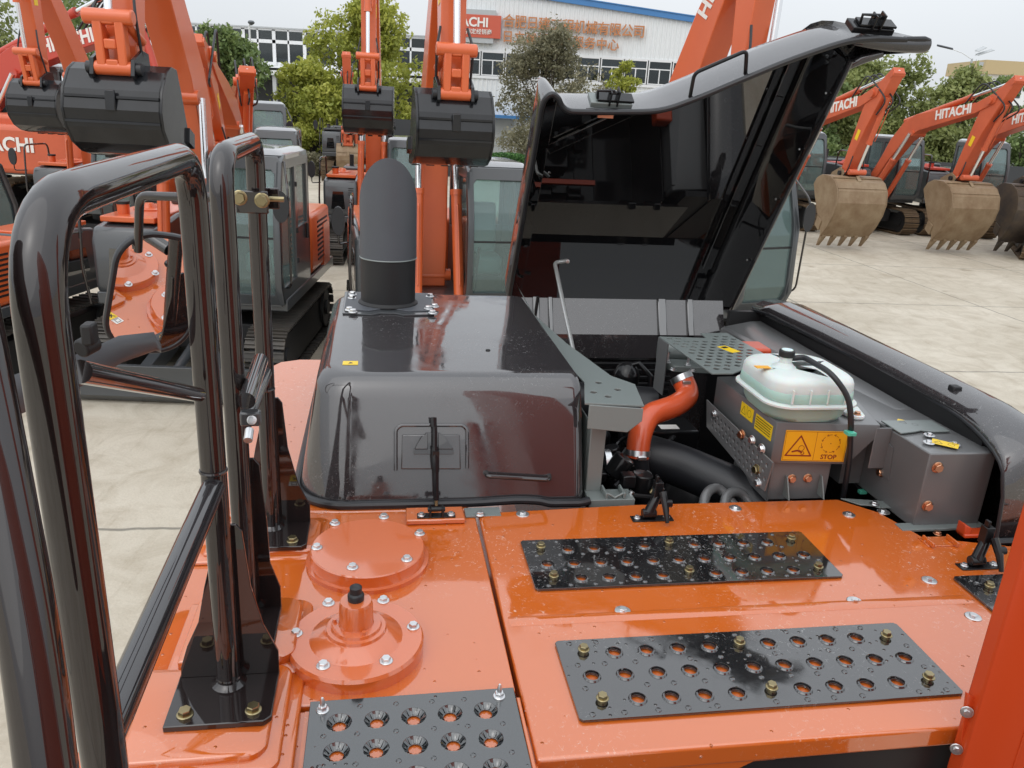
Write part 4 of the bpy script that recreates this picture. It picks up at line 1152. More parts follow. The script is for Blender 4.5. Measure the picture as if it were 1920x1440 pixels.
P(MB().tube(fillet([(0.70, 0.12, -0.10), (0.74, 0.20, -0.03), (0.80, 0.24, -0.03), (0.86, 0.16, -0.10)], .05, 5), .016, 12).tube(fillet([(0.77, 0.12, -0.10), (0.81, 0.20, -0.035), (0.87, 0.22, -0.04), (0.93, 0.14, -0.12)], .05, 5), .016, 12), 'metal_line', 'grey_dk')
q = Pb(1175, 700, 1.05)
mb = MB().lathe([(.05, -.05), (.055, 0), (.04, .03), (.02, .045)], q, 18).tube([q + Vector((0, 0, .03)), q + Vector((.04, -.02, .05)), q + Vector((.09, -.04, 0)), q + Vector((.09, -.06, -.1))], 0.012, 8).box(q.x - .07, q.x - .02, q.y - .03, q.y + .03, q.z - .08, q.z - .02)
P(mb, 'filter_head', 'engine', 0.003)
q = Pb(1240, 805, 0.62)
bt = P(MB().box(q.x - .11, q.x + .14, q.y - .02, q.y + .12, q.z - .09, q.z), 'battery_box', 'engine', 0.008)
MB().box(q.x + .0, q.x + .07, q.y + .0, q.y + .04, q.z + .0005, q.z + .0015).build('battery_label', 'white', bt)
P(MB().lathe([(0.045, -0.01), (0.045, 0.01), (0.04, 0.012)], (0, 0, 0), 24, T=Matrix.Translation(Pb(1136, 868, 0.34)) @ Matrix.Rotation(R(90), 4, 'Y')), 'filter_end', 'zinc')

# ------------------------------------------------------------------ tank bracket with warning sign
z1 = 0.243
Pf = lambda px, py: Pb(px, py, 0.118)
bx = [Pz(*p, z1) for p in ((1345, 706), (1457, 792), (1651, 797), (1560, 700))]
zb = Pb(1450, 868, bx[1].y).z
mb = MB()
tl, fl_, fr, br_ = bx
mid = fl_ + (fr - fl_) * 0.70
mb.add([(fl_.x, fl_.y, z1), (fr.x, fr.y, z1), (fr.x, fr.y, z1 - .035), (mid.x + .02, mid.y, zb), (fl_.x, fl_.y, zb)], [(0, 4, 3, 2, 1)])
mb.add([(tl.x, tl.y, z1), (fl_.x, fl_.y, z1), (fl_.x, fl_.y, zb), (tl.x, tl.y, zb + .02)], [(0, 1, 2, 3)])
mb.add([(tl.x, tl.y, z1), (br_.x, br_.y, z1), (fr.x, fr.y, z1), (fl_.x, fl_.y, z1)], [(0, 1, 2, 3)])
box_ = P(mb, 'tank_bracket', 'grey_dk')
sm = box_.modifiers.new('Solid', 'SOLIDIFY'); sm.thickness = 0.004; sm.offset = -1
bv = box_.modifiers.new('Bevel', 'BEVEL'); bv.width = 0.002; bv.segments = 2
# pedestal
pf = Vector((fl_.x, fl_.y, 0))
p0 = Pb(1445, 925, fl_.y + .01); p1 = Pb(1560, 925, fl_.y + .01)
P(MB().box(p0.x - .01, p1.x - .02, fl_.y + .012, fl_.y + .022, -0.02, zb).box(p0.x - .015, p0.x - .009, fl_.y + .0, fl_.y + .25, -0.02, zb), 'bracket_leg', 'grey_dk', 0.003)
for px in (1478, 1543):
    a0 = Pb(px, 905, fl_.y - .01).x
    P(MB().prism([(fl_.y - .03, -0.002), (fl_.y + .012, -0.002), (fl_.y + .012, 0.062), (fl_.y + .002, 0.062)], 'x', a0, a0 + .004), 'leg_gusset', 'grey', 0.0008)
for px, py in ((1484, 897), (1514, 896)):
    q = Pb(px, py, fl_.y + .012); bolt(B_C, q, (0, -1, 0))
# warning sign
ex = (fr - fl_).normalized(); ey = Vector((0, 0, 1))
s0 = Pb(1461, 862, fl_.y - .001); 
w0 = (Pb(1583, 808, fl_.y) - Pb(1461, 808, fl_.y)).length; h0_ = (Pb(1470, 808, fl_.y).z - Pb(1466, 864, fl_.y).z)
nf = ex.cross(ey).normalized()
def onf(px, py):
    d = rl(px, py); return CL + d * ((fl_ - CL).dot(nf) / d.dot(nf))
w0 = (onf(1583, 806) - onf(1464, 806)).dot(ex); h0_ = (onf(1464, 806) - onf(1464, 863)).z
if nf.y > 0: nf = -nf
SG = frame(onf(1464, 863) + nf * .0014, ex, ey)
def flat(pts, z0, z1_, name, m, par, T=SG): return MB().prism(pts, 'z', z0, z1_, T).build(name, m, par, smooth=False)
W_, H_ = w0, h0_
sg = P(MB().prism([(0, 0), (W_, 0), (W_, H_), (0, H_)], 'z', -0.001, 0.0008, SG), 'warning_sign', 'amber')
bd = 0.0012
def stroke(mb, pts, w, z0, z1_, T, closed=False):
    n = len(pts)
    for i in range(n if closed else n - 1):
        a = Vector((*pts[i], 0)); b = Vector((*pts[(i + 1) % n], 0)); d = (b - a)
        if d.length == 0: continue
        d.normalize(); s_ = Vector((-d.y, d.x, 0)) * w / 2
        a = a - d * w * .3; b = b + d * w * .3
        mb.prism([(a - s_)[:2], (b - s_)[:2], (b + s_)[:2], (a + s_)[:2]], 'z', z0, z1_ + i * 1e-6, T)
    return mb
mb = MB()
stroke(mb, [(.003, .003), (W_ - .003, .003), (W_ - .003, H_ - .003), (.003, H_ - .003)], 0.0008, 0.0008, 0.0012, SG, True)
stroke(mb, [(W_ / 2, .003), (W_ / 2, H_ - .003)], 0.0008, 0.0008, 0.0013, SG)
tx, ty, ts = W_ * .25, H_ * .18, H_ * .40
stroke(mb, [(tx - ts, ty), (tx + ts, ty), (tx, ty + ts * 1.62)], 0.0042, 0.0008, 0.0014, SG, True)
# trapped hand, small gear
stroke(mb, [(tx - ts * .5, ty + ts * .32), (tx - ts * .1, ty + ts * .42), (tx + ts * .25, ty + ts * .28)], 0.005, 0.0008, 0.0016, SG)
circ = lambda cx_, cy_, r_, n_=18: [(cx_ + r_ * math.cos(2 * math.pi * k / n_), cy_ + r_ * math.sin(2 * math.pi * k / n_)) for k in range(n_)]
stroke(mb, circ(tx + ts * .18, ty + ts * .62, ts * .22), 0.0012, 0.0008, 0.0017, SG, True)
stroke(mb, circ(tx + ts * .32, ty + ts * .22, ts * .12), 0.0014, 0.0008, 0.0018, SG, True)
gx_c, gy_c, gr = W_ * .74, H_ * .60, H_ * .29
for k in range(8):
    a0 = 2 * math.pi * k / 8
    stroke(mb, [(gx_c + gr * math.cos(a0 + t), gy_c + gr * math.sin(a0 + t)) for t in (0, .18, .36, .54)], 0.0011, 0.0008, 0.0013, SG)
    e0 = a0 + .56
    c_ = (gx_c + gr * math.cos(e0), gy_c + gr * math.sin(e0))
    tdir = (-math.sin(e0), math.cos(e0))
    stroke(mb, [(c_[0] - tdir[0] * .005 + math.cos(e0) * .003, c_[1] - tdir[1] * .005 + math.sin(e0) * .003), c_, (c_[0] - tdir[0] * .005 - math.cos(e0) * .003, c_[1] - tdir[1] * .005 - math.sin(e0) * .003)], 0.0010, 0.0008, 0.0014, SG)
mb.prism(circ(gx_c, gy_c, .0016, 10), 'z', 0.0008, 0.0013, SG)
mb.build('pictogram', 'inkred', sg, smooth=False)
text_mesh('lettering', 'STOP', H_ * 0.21, 'inkred', sg, SG @ Matrix.Translation((gx_c, H_ * .15, 0.0012)), 0.0006, 0.02)
# yellow labels on the left face of the bracket
exl = (fl_ - tl).normalized()
def left_label(px0, px1, py0, py1, lines=False):
    # measured on the side face
    n_ = exl.cross(Vector((0, 0, 1)))
    def on(px, py):
        d = rl(px, py); return CL + d * ((fl_ - CL).dot(n_) / d.dot(n_))
    c0 = on(px0, py0); w = (on(px1, py0) - on(px0, py0)).dot(exl); 
    h = on(px0, py0).z - on(px0, py1).z
    T = frame(c0 + n_ * -0.0 + Vector((-.0012, -.0006, -h)), exl, Vector((0, 0, 1)))
    l_ = P(MB().prism([(0, 0), (w, 0), (w, h), (0, h)], 'z', -0.001, 0.0006, T), 'caution_label', 'yellow')
    m_ = MB()
    if lines:
        for r_ in range(5):
            x = .004
            while x < w - .008:
                q_ = rnd.uniform(.002, .007); m_.prism([(x, h * (.18 + .16 * r_)), (min(x + q_, w - .004), h * (.18 + .16 * r_)), (min(x + q_, w - .004), h * (.25 + .16 * r_)), (x, h * (.25 + .16 * r_))], 'z', 0.0006, 0.0009, T); x += q_ + .0015
    else:
        stroke(m_, [(w * .08, h * .2), (w * .42, h * .2), (w * .25, h * .8)], .0014, .0006, .0009, T, True)
        stroke(m_, circ(w * .72, h * .5, h * .28, 12), .001, .0006, .0009, T, True)
        stroke(m_, [(w / 2, 0.001), (w / 2, h - .001)], .0006, .0006, .0009, T)
    m_.build('symbol', 'ink', l_, smooth=False)
left_label(1392, 1417, 752, 778)
left_label(1419, 1454, 775, 806, True)
# perforated guard on the left, hanging below the bracket
gA = Pa(1326, 750, 0.85); gB = Pa(1456, 868, 0.86); gC = Pa(1440, 920, 0.86); gD = Pa(1420, 905, 0.86); gE = Pa(1326, 800, 0.85)
gz_ = lambda p: (p.y, p.z)
go = [gz_(gA), gz_(gB), gz_(gC), gz_(gD), gz_(gE)]
hl = []
for i in range(16):
    for j in range(5):
        t = (i + .5 + (j % 2) * .5) / 16.5
        y_ = gA.y + (gB.y - gA.y) * t; zt_ = gA.z + (gB.z - gA.z) * t; zb_ = gE.z + (gC.z - gE.z) * t
        z_ = zt_ - .022 - j * .022
        if inside(y_, z_, go, 0.011) and t > .12: hl.append((y_, z_, 0.0075))
TG = Matrix(((0, 0, 1, 0.85), (1, 0, 0, 0), (0, 1, 0, 0), (0, 0, 0, 1)))
gd = holed('perforated_guard', go, hl, 0.003, 'grey_dk', F, T=TG, loc=LZ)
for px, py, k in ((1341, 777, B_Z), (1421, 880, B_D), (1423, 905, B_Z), (1393, 815, B_C), (1412, 825, B_Z), (1430, 841, B_Z)):
    q = Pa(px, py, 0.85); bolt(k, (0.848, q.y, q.z), (-1, -.2, 0), parent=gd, s=1.1)

# ------------------------------------------------------------------ coolant tank
tx0, tx1, ty0, ty1 = 0.850, 1.142, 0.075, 0.385
def tk(x, z, r=.075): return rrect(tx0 + x, tx1 - x, ty0 + x, ty1 - x, (r, r, r, r), z, 8)
P(MB().loft([tk(.028, .245), tk(.02, .262), tk(.016, .292)]), 'tank_bottom', 'tankg', ang=60)
tkn = P(MB().loft([tk(.008, .292), tk(-.003, .296), tk(-.003, .302), tk(.008, .307), tk(.0085, .34), tk(.0095, .360), tk(.013, .370), tk(.022, .378), tk(.036, .382), tk(.10, .386)]), 'coolant_tank', 'tankp', ang=60)
MB().loft([tk(.006, .309), tk(.0055, .311), tk(.0075, .336), tk(.0095, .338)]).build('coolant_level', 'tankg', tkn, ang=60)
for i in range(4):
    x = tx0 + .06 + i * .055
    MB().box(x - .002, x + .002, ty0 + .001, ty0 + .012, .309, .352).build('tank_rib', 'tankp', tkn, 0.001)
for px, py in ((1490, 780), (1606, 782)):
    q = Pz(px, py, z1 + .004)
    MB().prism([(q.x - .045, q.y + .07), (q.x + .045, q.y + .07), (q.x + .022, q.y - .008), (q.x + .012, q.y - .018), (q.x - .012, q.y - .018), (q.x - .022, q.y - .008)], 'z', z1 + .001, z1 + .013).build('tank_foot', 'tankw', tkn, 0.003)
    bolt(B_C, (q.x, q.y, z1 + .013), parent=tkn, s=.85)
cq = Pz(1476, 660, 0.43)
MB().lathe([(.042, .382), (.028, .388), (.019, .398), (.018, .420)], (cq.x, cq.y, 0), 24).build('filler_neck', 'tankp', tkn)
cap = MB().lathe([(.022, .416), (.0235, .419), (.0235, .434), (.021, .437)], (cq.x, cq.y, 0), 28).build('filler_cap', 'black', tkn, 0.001)
MB().lathe([(.017, .437), (.0165, .4385)], (cq.x, cq.y, 0), 28).build('cap_disc', 'tankw', cap)
q = Pz(1434, 688, .386)
MB().box(q.x - .03, q.x + .015, q.y - .012, q.y + .012, .3850, .3868).build('tank_label', 'amber', tkn)
hs_ = [Vector((cq.x + .018, cq.y, .41)), Vector((cq.x + .05, cq.y - .01, .418)), Pz(1560, 700, .41), Pb(1592, 745, .03), Pb(1596, 790, .02), Pb(1592, 870, .08), Pb(1580, 935, .12)]
P(MB().tube(fillet(hs_, 0.06, 6), 0.0085, 12), 'overflow_hose', 'rubber', ang=60)
q = Pb(1594, 812, .02); P(MB().box(q.x - .013, q.x + .013, q.y - .013, q.y + .013, q.z - .005, q.z + .005), 'cable_tie', 'teal', .001)
q = Pb(1617, 922, .15); P(MB().box(q.x - .012, q.x + .012, q.y - .008, q.y + .008, q.z - .006, q.z + .006), 'cable_tie', 'teal', .001)
P(MB().tube(fillet([Pb(1617, 922, .15), Pb(1600, 905, .2), Pb(1570, 895, .3)], .05, 4), .003, 8), 'thin_cable', 'black')

# ------------------------------------------------------------------ grey side box at the right of the bay
zt = 0.228
bb = [Pz(1745, 851, zt), Pz(1822, 846, zt)]
x0b, y0b, x1b = bb[0].x, bb[0].y, 1.42
sb = MB().prism([(y0b, -0.01), (y0b, zt), (1.35, zt - .03), (1.35, -0.01)], 'x', x0b, x1b + .04)
sbo = P(sb, 'side_box', 'grey_dk', 0.004)
MB().prism([(x0b + .002, 0.1), (x1b + .025, 0.1), (x1b + .025, .225), (x1b - .03, .222), (x0b + .03, .20), (x0b + .002, .19)], 'y', .26, 1.38).build('box_duct', 'grey_dk', sbo, 0.008)
MB().prism([(x0b - .0, .14), (x1b, .14), (x1b, .05), (x1b - .06, .05), (x1b - .09, .06), (x1b - .12, .05), (x0b, .04)], 'z', zt + .0005, zt + .005).build('box_strip', 'grey', sbo, .001)
for px, py in ((1757, 876), (1738, 948)):
    q = Pb(px, py, y0b); bolt(B_C, (q.x, y0b, q.z), (0, -1, 0), parent=sbo, s=1.15)
for px, py in ((1661, 842), (1652, 886)):
    q = Pa(px, py, x0b); bolt(B_C, (x0b, q.y, q.z), (-1, 0, 0), parent=sbo)
MB().prism([(Pa(1640, 800, x0b).y, Pa(1640, 800, x0b).z), (Pa(1676, 840, x0b).y, Pa(1676, 840, x0b).z), (Pa(1668, 900, x0b).y, Pa(1668, 900, x0b).z), (Pa(1640, 880, x0b).y, Pa(1640, 880, x0b).z)], 'x', x0b - .004, x0b - .001).build('box_gusset', 'grey_dk', sbo)
for px, py in ((1742, 829), (1743, 815), (1790, 832)):
    q = Pz(px, py, zt + .006); bolt(B_W, (q.x, q.y, zt + .004), parent=sbo, s=.9)
for px, py in ((1705, 793), (1772, 832)):
    q = Pz(px, py, zt + .006)
    T = frame((q.x, q.y, zt + (.004 if py < 800 else .006)), (0.62, -.55, 0), (0.5, 0.6, 0))
    l_ = MB().prism([(-.035, -.02), (.035, -.02), (.035, .02), (-.035, .02)], 'z', 0, .0008, T).build('caution_label', 'yellow', sbo)
    m_ = MB(); stroke(m_, [(-.028, -.01), (-.006, -.01), (-.017, .01)], .0015, .0008, .0011, T, True); stroke(m_, circ(.016, 0, .009, 10), .001, .0008, .0011, T, True); m_.build('symbol', 'ink', l_, smooth=False)
P(MB().box(1.20, 1.47, -0.125, -0.085, -0.004, 0.003), 'box_base', 'grey', .001)
# link from bracket to side box
P(MB().box(fr.x - .01, x0b, fr.y + .0, fr.y + .005, .10, z1 - .01).box(fr.x - .03, x0b, fr.y + .1, fr.y + .3, .0, .14), 'link_plate', 'grey_dk', .002)
q = Pz(1400, 655, .24)
P(MB().box(q.x + .03, q.x + .12, q.y + .02, q.y + .14, .15, .235), 'reserve_can', 'column', .01)

# ------------------------------------------------------------------ right-hand side cover (long glossy hood wing)
prof = []
for k in range(9):
    t = R(90 * k / 8)
    prof.append((0.10 * math.sin(t), -0.10 + 0.10 * math.cos(t)))
def wing(b, top=0.318, drop=0.0, inner=1.435, wd=1.66):
    z = top - drop
    pts = [(inner + .004, z - .055), (inner, z - .040), (inner, z - .026), (inner + .010, z - .014), (inner + .05, z + .004), (inner + .10, z + .012)]
    for k in range(1, 9):
        t = R(90 * k / 8)
        pts.append((wd - .09 + .09 * math.sin(t), z - .085 + .09 * math.cos(t)))
    pts += [(wd + .01, z - .35), (wd + .01, -.62)]
    return [Vector((a, b, zz)) for a, zz in pts]
rg = []
for b, drop, inn_ in ((1.45, .02, 1.425), (1.30, 0.0, 1.420), (0.9, 0, 1.44), (0.45, 0, 1.46), (0.12, 0.0, 1.45)):
    rg.append(wing(b, inner=inn_, drop=drop))
for k in range(1, 8):               # the front end turns down to the deck
    t = R(90 * k / 7)
    b = 0.12 - 0.30 * math.sin(t) * .98
    w_ = wing(b, inner=1.45 - .02 * math.sin(t), drop=0.0)
    s_ = math.cos(t)
    zlow = -0.62
    rg.append([Vector((p.x, p.y, p.z if i > 13 else (p.z - (1 - s_) * 0.10 * (1 if k < 7 else 1)))) for i, p in enumerate(w_)])
last = rg[-1]
rg.append([Vector((p.x, last[0].y - .012, min(p.z - .03, .15) if i < 14 else p.z)) for i, p in enumerate(last)])
rg.append([Vector((p.x, last[0].y - .03, -.005 if i < 14 else p.z)) for i, p in enumerate(last)])
wg = P(MB().loft(rg, closed=False, cap=False), 'side_cover', 'hood', ang=55)
sm = wg.modifiers.new('Solid', 'SOLIDIFY'); sm.thickness = .004
MB().tube([r_[1] for r_ in rg[:-2]] + [rg[-2][0], rg[-1][0]], .0055, 8).build('cover_seal', 'trim', wg)
MB().tube([Vector((p.x, rg[-1][0].y - .004, .006)) for p in rg[-1][:14]], .010, 8).build('cover_seal', 'trim', wg)
MB().box(1.49, 1.52, 0.16, 0.19, .300, .334).build('cover_clip', 'black', wg, .004)
P(MB().box(1.448, 1.462, -0.05, 1.44, -.5, .285).box(1.30, 1.66, 1.40, 1.43, -.5, .26), 'inner_panel', 'black')
q = Pz(1835, 1000, .01); P(MB().box(q.x - .05, q.x + .05, q.y - .01, q.y + .03, 0, .012).prism([(q.x - .05, 0), (q.x - .03, 0), (q.x - .03, .03), (q.x - .05, .04)], 'y', q.y - .005, q.y + .03), 'corner_block', 'column', .003)
q = Pz(1760, 1018, 0)
P(MB().box(q.x - .045, q.x + .045, q.y - .02, q.y + .03, 0, .003).box(q.x - .04, q.x - .034, q.y - .03, q.y + .02, .003, .016).box(q.x + .034, q.x + .040, q.y - .03, q.y + .02, .003, .016), 'catch_seat', 'orange', .002)
q = Pz(1757, 1003, 0); bolt(B_C, (q.x, q.y, .003), s=.8)
# toggle catches standing on the deck
def toggle(pb0, flip=1, base_px=None):
    q = Pz(*base_px, 0.003)
    m_ = P(MB().box(q.x - .06, q.x + .06, q.y - .018, q.y + .014, 0.0003, .004), 'toggle_catch', 'engine', .001)
    for dx in (-.043, .043): bolt(B_T, (q.x + dx, q.y, .004), parent=m_, s=1.15)
    mb = MB().tube([(q.x - .012 * flip, q.y, .018), (q.x + .022 * flip, q.y + .02, .075)], [.016, .013], 10)
    mb.cyl((q.x - .03, q.y, .018), (q.x + .01, q.y, .018), .014, n=12)
    mb.box(q.x + .014 * flip - .012, q.x + .014 * flip + .012, q.y + .004, q.y + .03, .06, .11)
    mb.box(q.x + .014 * flip - .010, q.x + .014 * flip - .002, q.y + .008, q.y + .024, .11, .128)
    mb.build('toggle_body', 'engine', m_, .002)
    mb = MB().tube(fillet([(q.x + .022 * flip, q.y - .006, .085), (q.x + .026 * flip, q.y - .03, .05), (q.x + .030 * flip, q.y - .050, .008)], .03, 5), [.010] * 6 + [.009, .008], 8) if False else MB().tube([(q.x + .022 * flip, q.y - .002, .085), (q.x + .026 * flip, q.y - .028, .05), (q.x + .030 * flip, q.y - .044, .010)], [.011, .010, .006], 8)
    mb.cyl((q.x + .025 * flip, q.y - .02, .058), (q.x + .045 * flip, q.y - .02, .058), .011, n=12)
    mb.build('toggle_handle', 'engine', m_)
toggle(None, 1, (1222, 971))
toggle(None, 1, (1835, 1060))
for p in protos: bpy.data.objects.remove(p)

# ================================================================== the other excavators of the yard
def V2(x, z, y=0.0): return Vector((x, y, z))
BRAND = 'HITACHI'
def side_text(par, name, s, size, ctr, ux, uz, y, m='white', flip=False):
    """lettering on a side face: ctr (x,z), direction ux along the text"""
    T = frame((ctr[0], y, ctr[1]), (ux[0], 0, ux[1]), (uz[0], 0, uz[1]))
    return text_mesh(name, s, size, m, par, T, 0.01, 0.03)
BUCK = [(-0.06, 0.14), (0.10, 0.16), (0.26, 0.08), (0.44, -0.14), (0.50, -0.36), (0.46, -0.56), (0.32, -0.74), (0.10, -0.85), (-0.18, -0.90), (-0.46, -0.90)]
def excavator(label, x, y, head, s=1.0, ba=68, aa=-93, bk=0, Lb=4.6, La=2.3, blade=False, body='orange_far', bucket='bucket', boom=True, paint='orange_far',
              letter=None, cw_letter=False, tracks='track_dark', bw=0.86, cwm=None, simple=False, name='excavator', group='orange excavators parked in the yard', cab=True, cab_up=0.0, bs=1.0, lsz=.34, ltp=.77, bend_=.115):
    r = thing(name, label, 'excavator', (x, y, 0), R(head), group)
    r.scale = (s, s, s)
    W = 1.20
    # tracks
    for sy in (-1, 1):
        cy = sy * 0.98
        L_, rr = 1.38, 0.37
        mb = MB()
        per = 4 * L_ + 2 * math.pi * rr
        n = 46
        for i in range(n):
            d = per * i / n
            if d < 2 * L_: p = (-L_ + d, 2 * rr + .03, 0)
            elif d < 2 * L_ + math.pi * rr:
                t = (d - 2 * L_) / rr; p = (L_ + rr * math.sin(t), rr + .03 + rr * math.cos(t), -t)
            elif d < 4 * L_ + math.pi * rr: p = (L_ - (d - 2 * L_ - math.pi * rr), .03, math.pi)
            else:
                t = (d - 4 * L_ - math.pi * rr) / rr; p = (-L_ - rr * math.sin(t), rr + .03 - rr * math.cos(t), math.pi - t)
            T = Matrix.Translation((p[0], cy, p[1])) @ Matrix.Rotation(-p[2], 4, 'Y')
            mb.box(-.066, .066, -.25, .25, -.028, .0, T)
            mb.box(-.060, -.045, -.25, .25, 0, .028, T); mb.box(.01, .022, -.25, .25, 0, .022, T)
        tr = mb.build('track', tracks, r, smooth=False)
        MB().prism([(-L_, .12), (L_, .12), (L_ + .2, .4), (L_, .62), (-L_, .62), (-L_ - .2, .4)], 'y', cy - .16, cy + .16).build('track_frame', 'black', tr)
        for cx_ in (-L_, L_): MB().cyl((cx_, cy - .2, rr + .03), (cx_, cy + .2, rr + .03), rr - .06, n=20).cyl((cx_, cy - .23, rr + .03), (cx_, cy + .23, rr + .03), .12, n=14).build('wheel', 'black', tr)
    MB().box(-1.0, 1.0, -.7, .7, .35, .72).cyl((0, 0, .7), (0, 0, .98), .55, n=28).build('undercarriage', 'black', r, .02)
    if blade:
        pf = [(2.12, .02), (2.18, .02), (2.26, .1), (2.24, .28), (2.30, .50), (2.22, .50), (2.14, .3)]
        bl = MB().prism(pf, 'y', -1.25, 1.25).build('dozer_blade', 'grey_hood', r, .006)
        for sy in (-.42, .42):
            MB().prism([(.8, .35), (2.15, .12), (2.15, .34), (.8, .6)], 'y', sy - .07, sy + .07).build('blade_arm', 'grey_hood', bl, .01)
        MB().tube([(.9, 0, .62), (2.1, 0, .36)], .06, 12).build('blade_cylinder', 'grey_hood', bl)
    # upper structure
    MB().box(-1.95, 1.30, -W, W, .98, 1.14).build('platform', 'grey_hood' , r, .02)
    cwp = [(-1.1, -W), (-1.75, -W), (-2.05, -W + .25), (-2.15, -.4), (-2.15, .4), (-2.05, W - .25), (-1.75, W), (-1.1, W)]
    cw_ = MB().prism(cwp, 'z', 1.02, 1.86).build('counterweight', cwm or body, r, .09, seg=3)
    if cw_letter:
        T = frame((-2.162, .50, 1.52), (0, -1, 0), (0, 0, 1)); text_mesh('lettering', BRAND, .34, 'white', cw_, T, .01, .03)
    hd = MB().box(-1.72, -.30, -W + .01, W - .01, 1.14, 2.02).build('engine_cover', body if not simple else 'grey_hood', r, .07, seg=3)
    mb = MB()
    for sy in (-1, 1):
        mb = MB()
        for k in range(9): mb.box(-1.5, -.75, sy * (W - .012) - .01, sy * (W - .012) + .01, 1.28 + k * .07, 1.31 + k * .07)
        mb.build('vent_grille', 'black', hd)
    MB().box(-1.5, -.6, -.9, .15, 2.02, 2.14).build('engine_hood', 'grey_hood', r, .05, seg=3)
    MB().cyl((-.9, -.7, 2.1), (-.9, -.7, 2.42), .055, n=14).build('exhaust', 'black', r)
    # right-hand tank and locker
    tb = MB().prism([(-.30, 1.10), (1.24, 1.10), (1.30, 1.2), (1.30, 1.78), (1.22, 1.95), (.4, 2.05), (-.30, 2.05)], 'y', -W, -.42).build('side_tank', 'grey_hood', r, .05, seg=3)
    MB().box(-.28, 1.12, -W + .06, -.46, 2.0, 2.075).build('tank_top', body, tb, .015)
    MB().prism([(.42, 1.30), (.98, 1.30), (.93, 1.68), (.47, 1.68)], 'y', -W - .004, -W + .02).build('locker_recess', 'lid_in', tb)
    MB().prism([(-W + .18, 1.3), (-W + .5, 1.3), (-W + .46, 1.7), (-W + .22, 1.7)], 'x', 1.285, 1.306).build('locker_recess', 'lid_in', tb)
    MB().cyl((.85, -.95, 2.05), (.85, -.95, 2.22), .075, n=16).build('filler_cap', body, tb)
    MB().cyl((.85, -.95, 2.2), (.85, -.95, 2.235), .085, n=16).build('cap_lid', 'black', tb)
    MB().lathe([(.20, 2.06), (.20, 2.09), (.1, 2.1), (.06, 2.16)], (.35, -.82, 0), 20).build('tank_cover', body, tb)
    mb = MB()
    for k in range(4): mb.box(1.298, 1.306, -.62, -.5, 1.72 + k * .05 - .1, 1.74 + k * .05 - .1)
    mb.build('vent_slots', 'black', tb)
    MB().tube(fillet([(1.36, -W - .05, 1.0), (1.42, -W - .08, 1.5), (1.36, -W - .05, 2.45), (.55, -W, 2.45), (.5, -W, 2.0)], .12, 4), .02, 8).build('handrail', 'rail', r)
    if not simple:
        MB().tube(fillet([(1.36, -W - .05, 1.9), (1.55, -W - .22, 1.9), (1.55, -W - .22, 2.02)], .05, 4), .012, 6).build('mirror_stem', 'rail', r)
        mm = MB().loft([[Vector((1.55 + .03 * q_, -W - .22 + c_[0] * sc_, 2.2 + c_[1] * sc_)) for c_ in [(.09 * math.cos(t * math.pi / 8), .19 * math.sin(t * math.pi / 8)) for t in range(16)]] for q_, sc_ in ((-1, .8), (0, 1), (1, .95))]).build('mirror', 'rubber', r)
    # cab
    if cab:
        hh = 2.92 + cab_up
        sideo = [(-.20, 1.10), (1.40, 1.10), (1.52, 1.35), (1.48, 2.2), (1.26, hh - .08), (1.12, hh), (-.12, hh), (-.22, hh - .1)]
        win = [(.62, 1.30), (1.36, 1.30), (1.42, 1.45), (1.38, 2.2), (1.18, hh - .16), (.62, hh - .16)]
        win2 = [(-.10, 1.95), (.50, 1.95), (.50, hh - .16), (-.10, hh - .16)]
        TS = lambda yy: Matrix(((1, 0, 0, 0), (0, 0, -1, yy), (0, 1, 0, 0), (0, 0, 0, 1)))
        y0, y1 = .30, 1.18
        fo = [(y0, 1.10), (y1, 1.10), (y1, hh - .10), (y1 - .06, hh - .02), (y0 + .06, hh - .02), (y0, hh - .10)]
        fw = [(y0 + .09, 1.22), (y1 - .09, 1.22), (y1 - .07, 1.3), (y1 - .07, hh - .22), (y1 - .12, hh - .16), (y0 + .12, hh - .16), (y0 + .07, hh - .22), (y0 + .07, 1.3)]
        cabm = MB().box(-.2, 1.38, y0 + .03, y1 - .03, 1.06, 1.13).build('cab', 'grey_hood', r, .01)
        holed('cab_side', sideo, [win, win2], .05, 'grey_hood', cabm, bev=.008, T=TS(y0 + .025))
        holed('cab_side', sideo, [win, win2], .05, 'grey_hood', cabm, bev=.008, T=TS(y1 - .025))
        # front and back frames, bent to the side profile
        def bent(me_o, xs):
            for v in me_o.data.vertices:
                z = v.co.z
                v.co.x = v.co.x + xs(z)
        def fx(z):
            if z < 1.35: return 1.40 + (z - 1.10) * .48
            if z < 2.2: return 1.52 - (z - 1.35) * .047
            return 1.48 - (z - 2.2) * .34
        TF = Matrix(((0, 0, 1, 0), (1, 0, 0, 0), (0, 1, 0, 0), (0, 0, 0, 1)))
        fo2 = [(y0, 1.10)] + [(y1, 1.10 + k * (hh - 1.2) / 8) for k in range(9)] + [(y1 - .06, hh - .02), (y0 + .06, hh - .02)] + [(y0, hh - .1 - k * (hh - 1.2) / 8) for k in range(8)]
        fw2 = [(y0 + .09, 1.22), (y1 - .09, 1.22)] + [(y1 - .07, 1.3 + k * (hh - 1.52) / 6) for k in range(7)] + [(y1 - .12, hh - .16), (y0 + .12, hh - .16)] + [(y0 + .07, hh - .22 - k * (hh - 1.52) / 6) for k in range(7)]
        ff = holed('cab_front', fo2, [fw2], .05, 'grey_hood', cabm, bev=.008, T=TF); bent(ff, lambda z: fx(z) - .03)
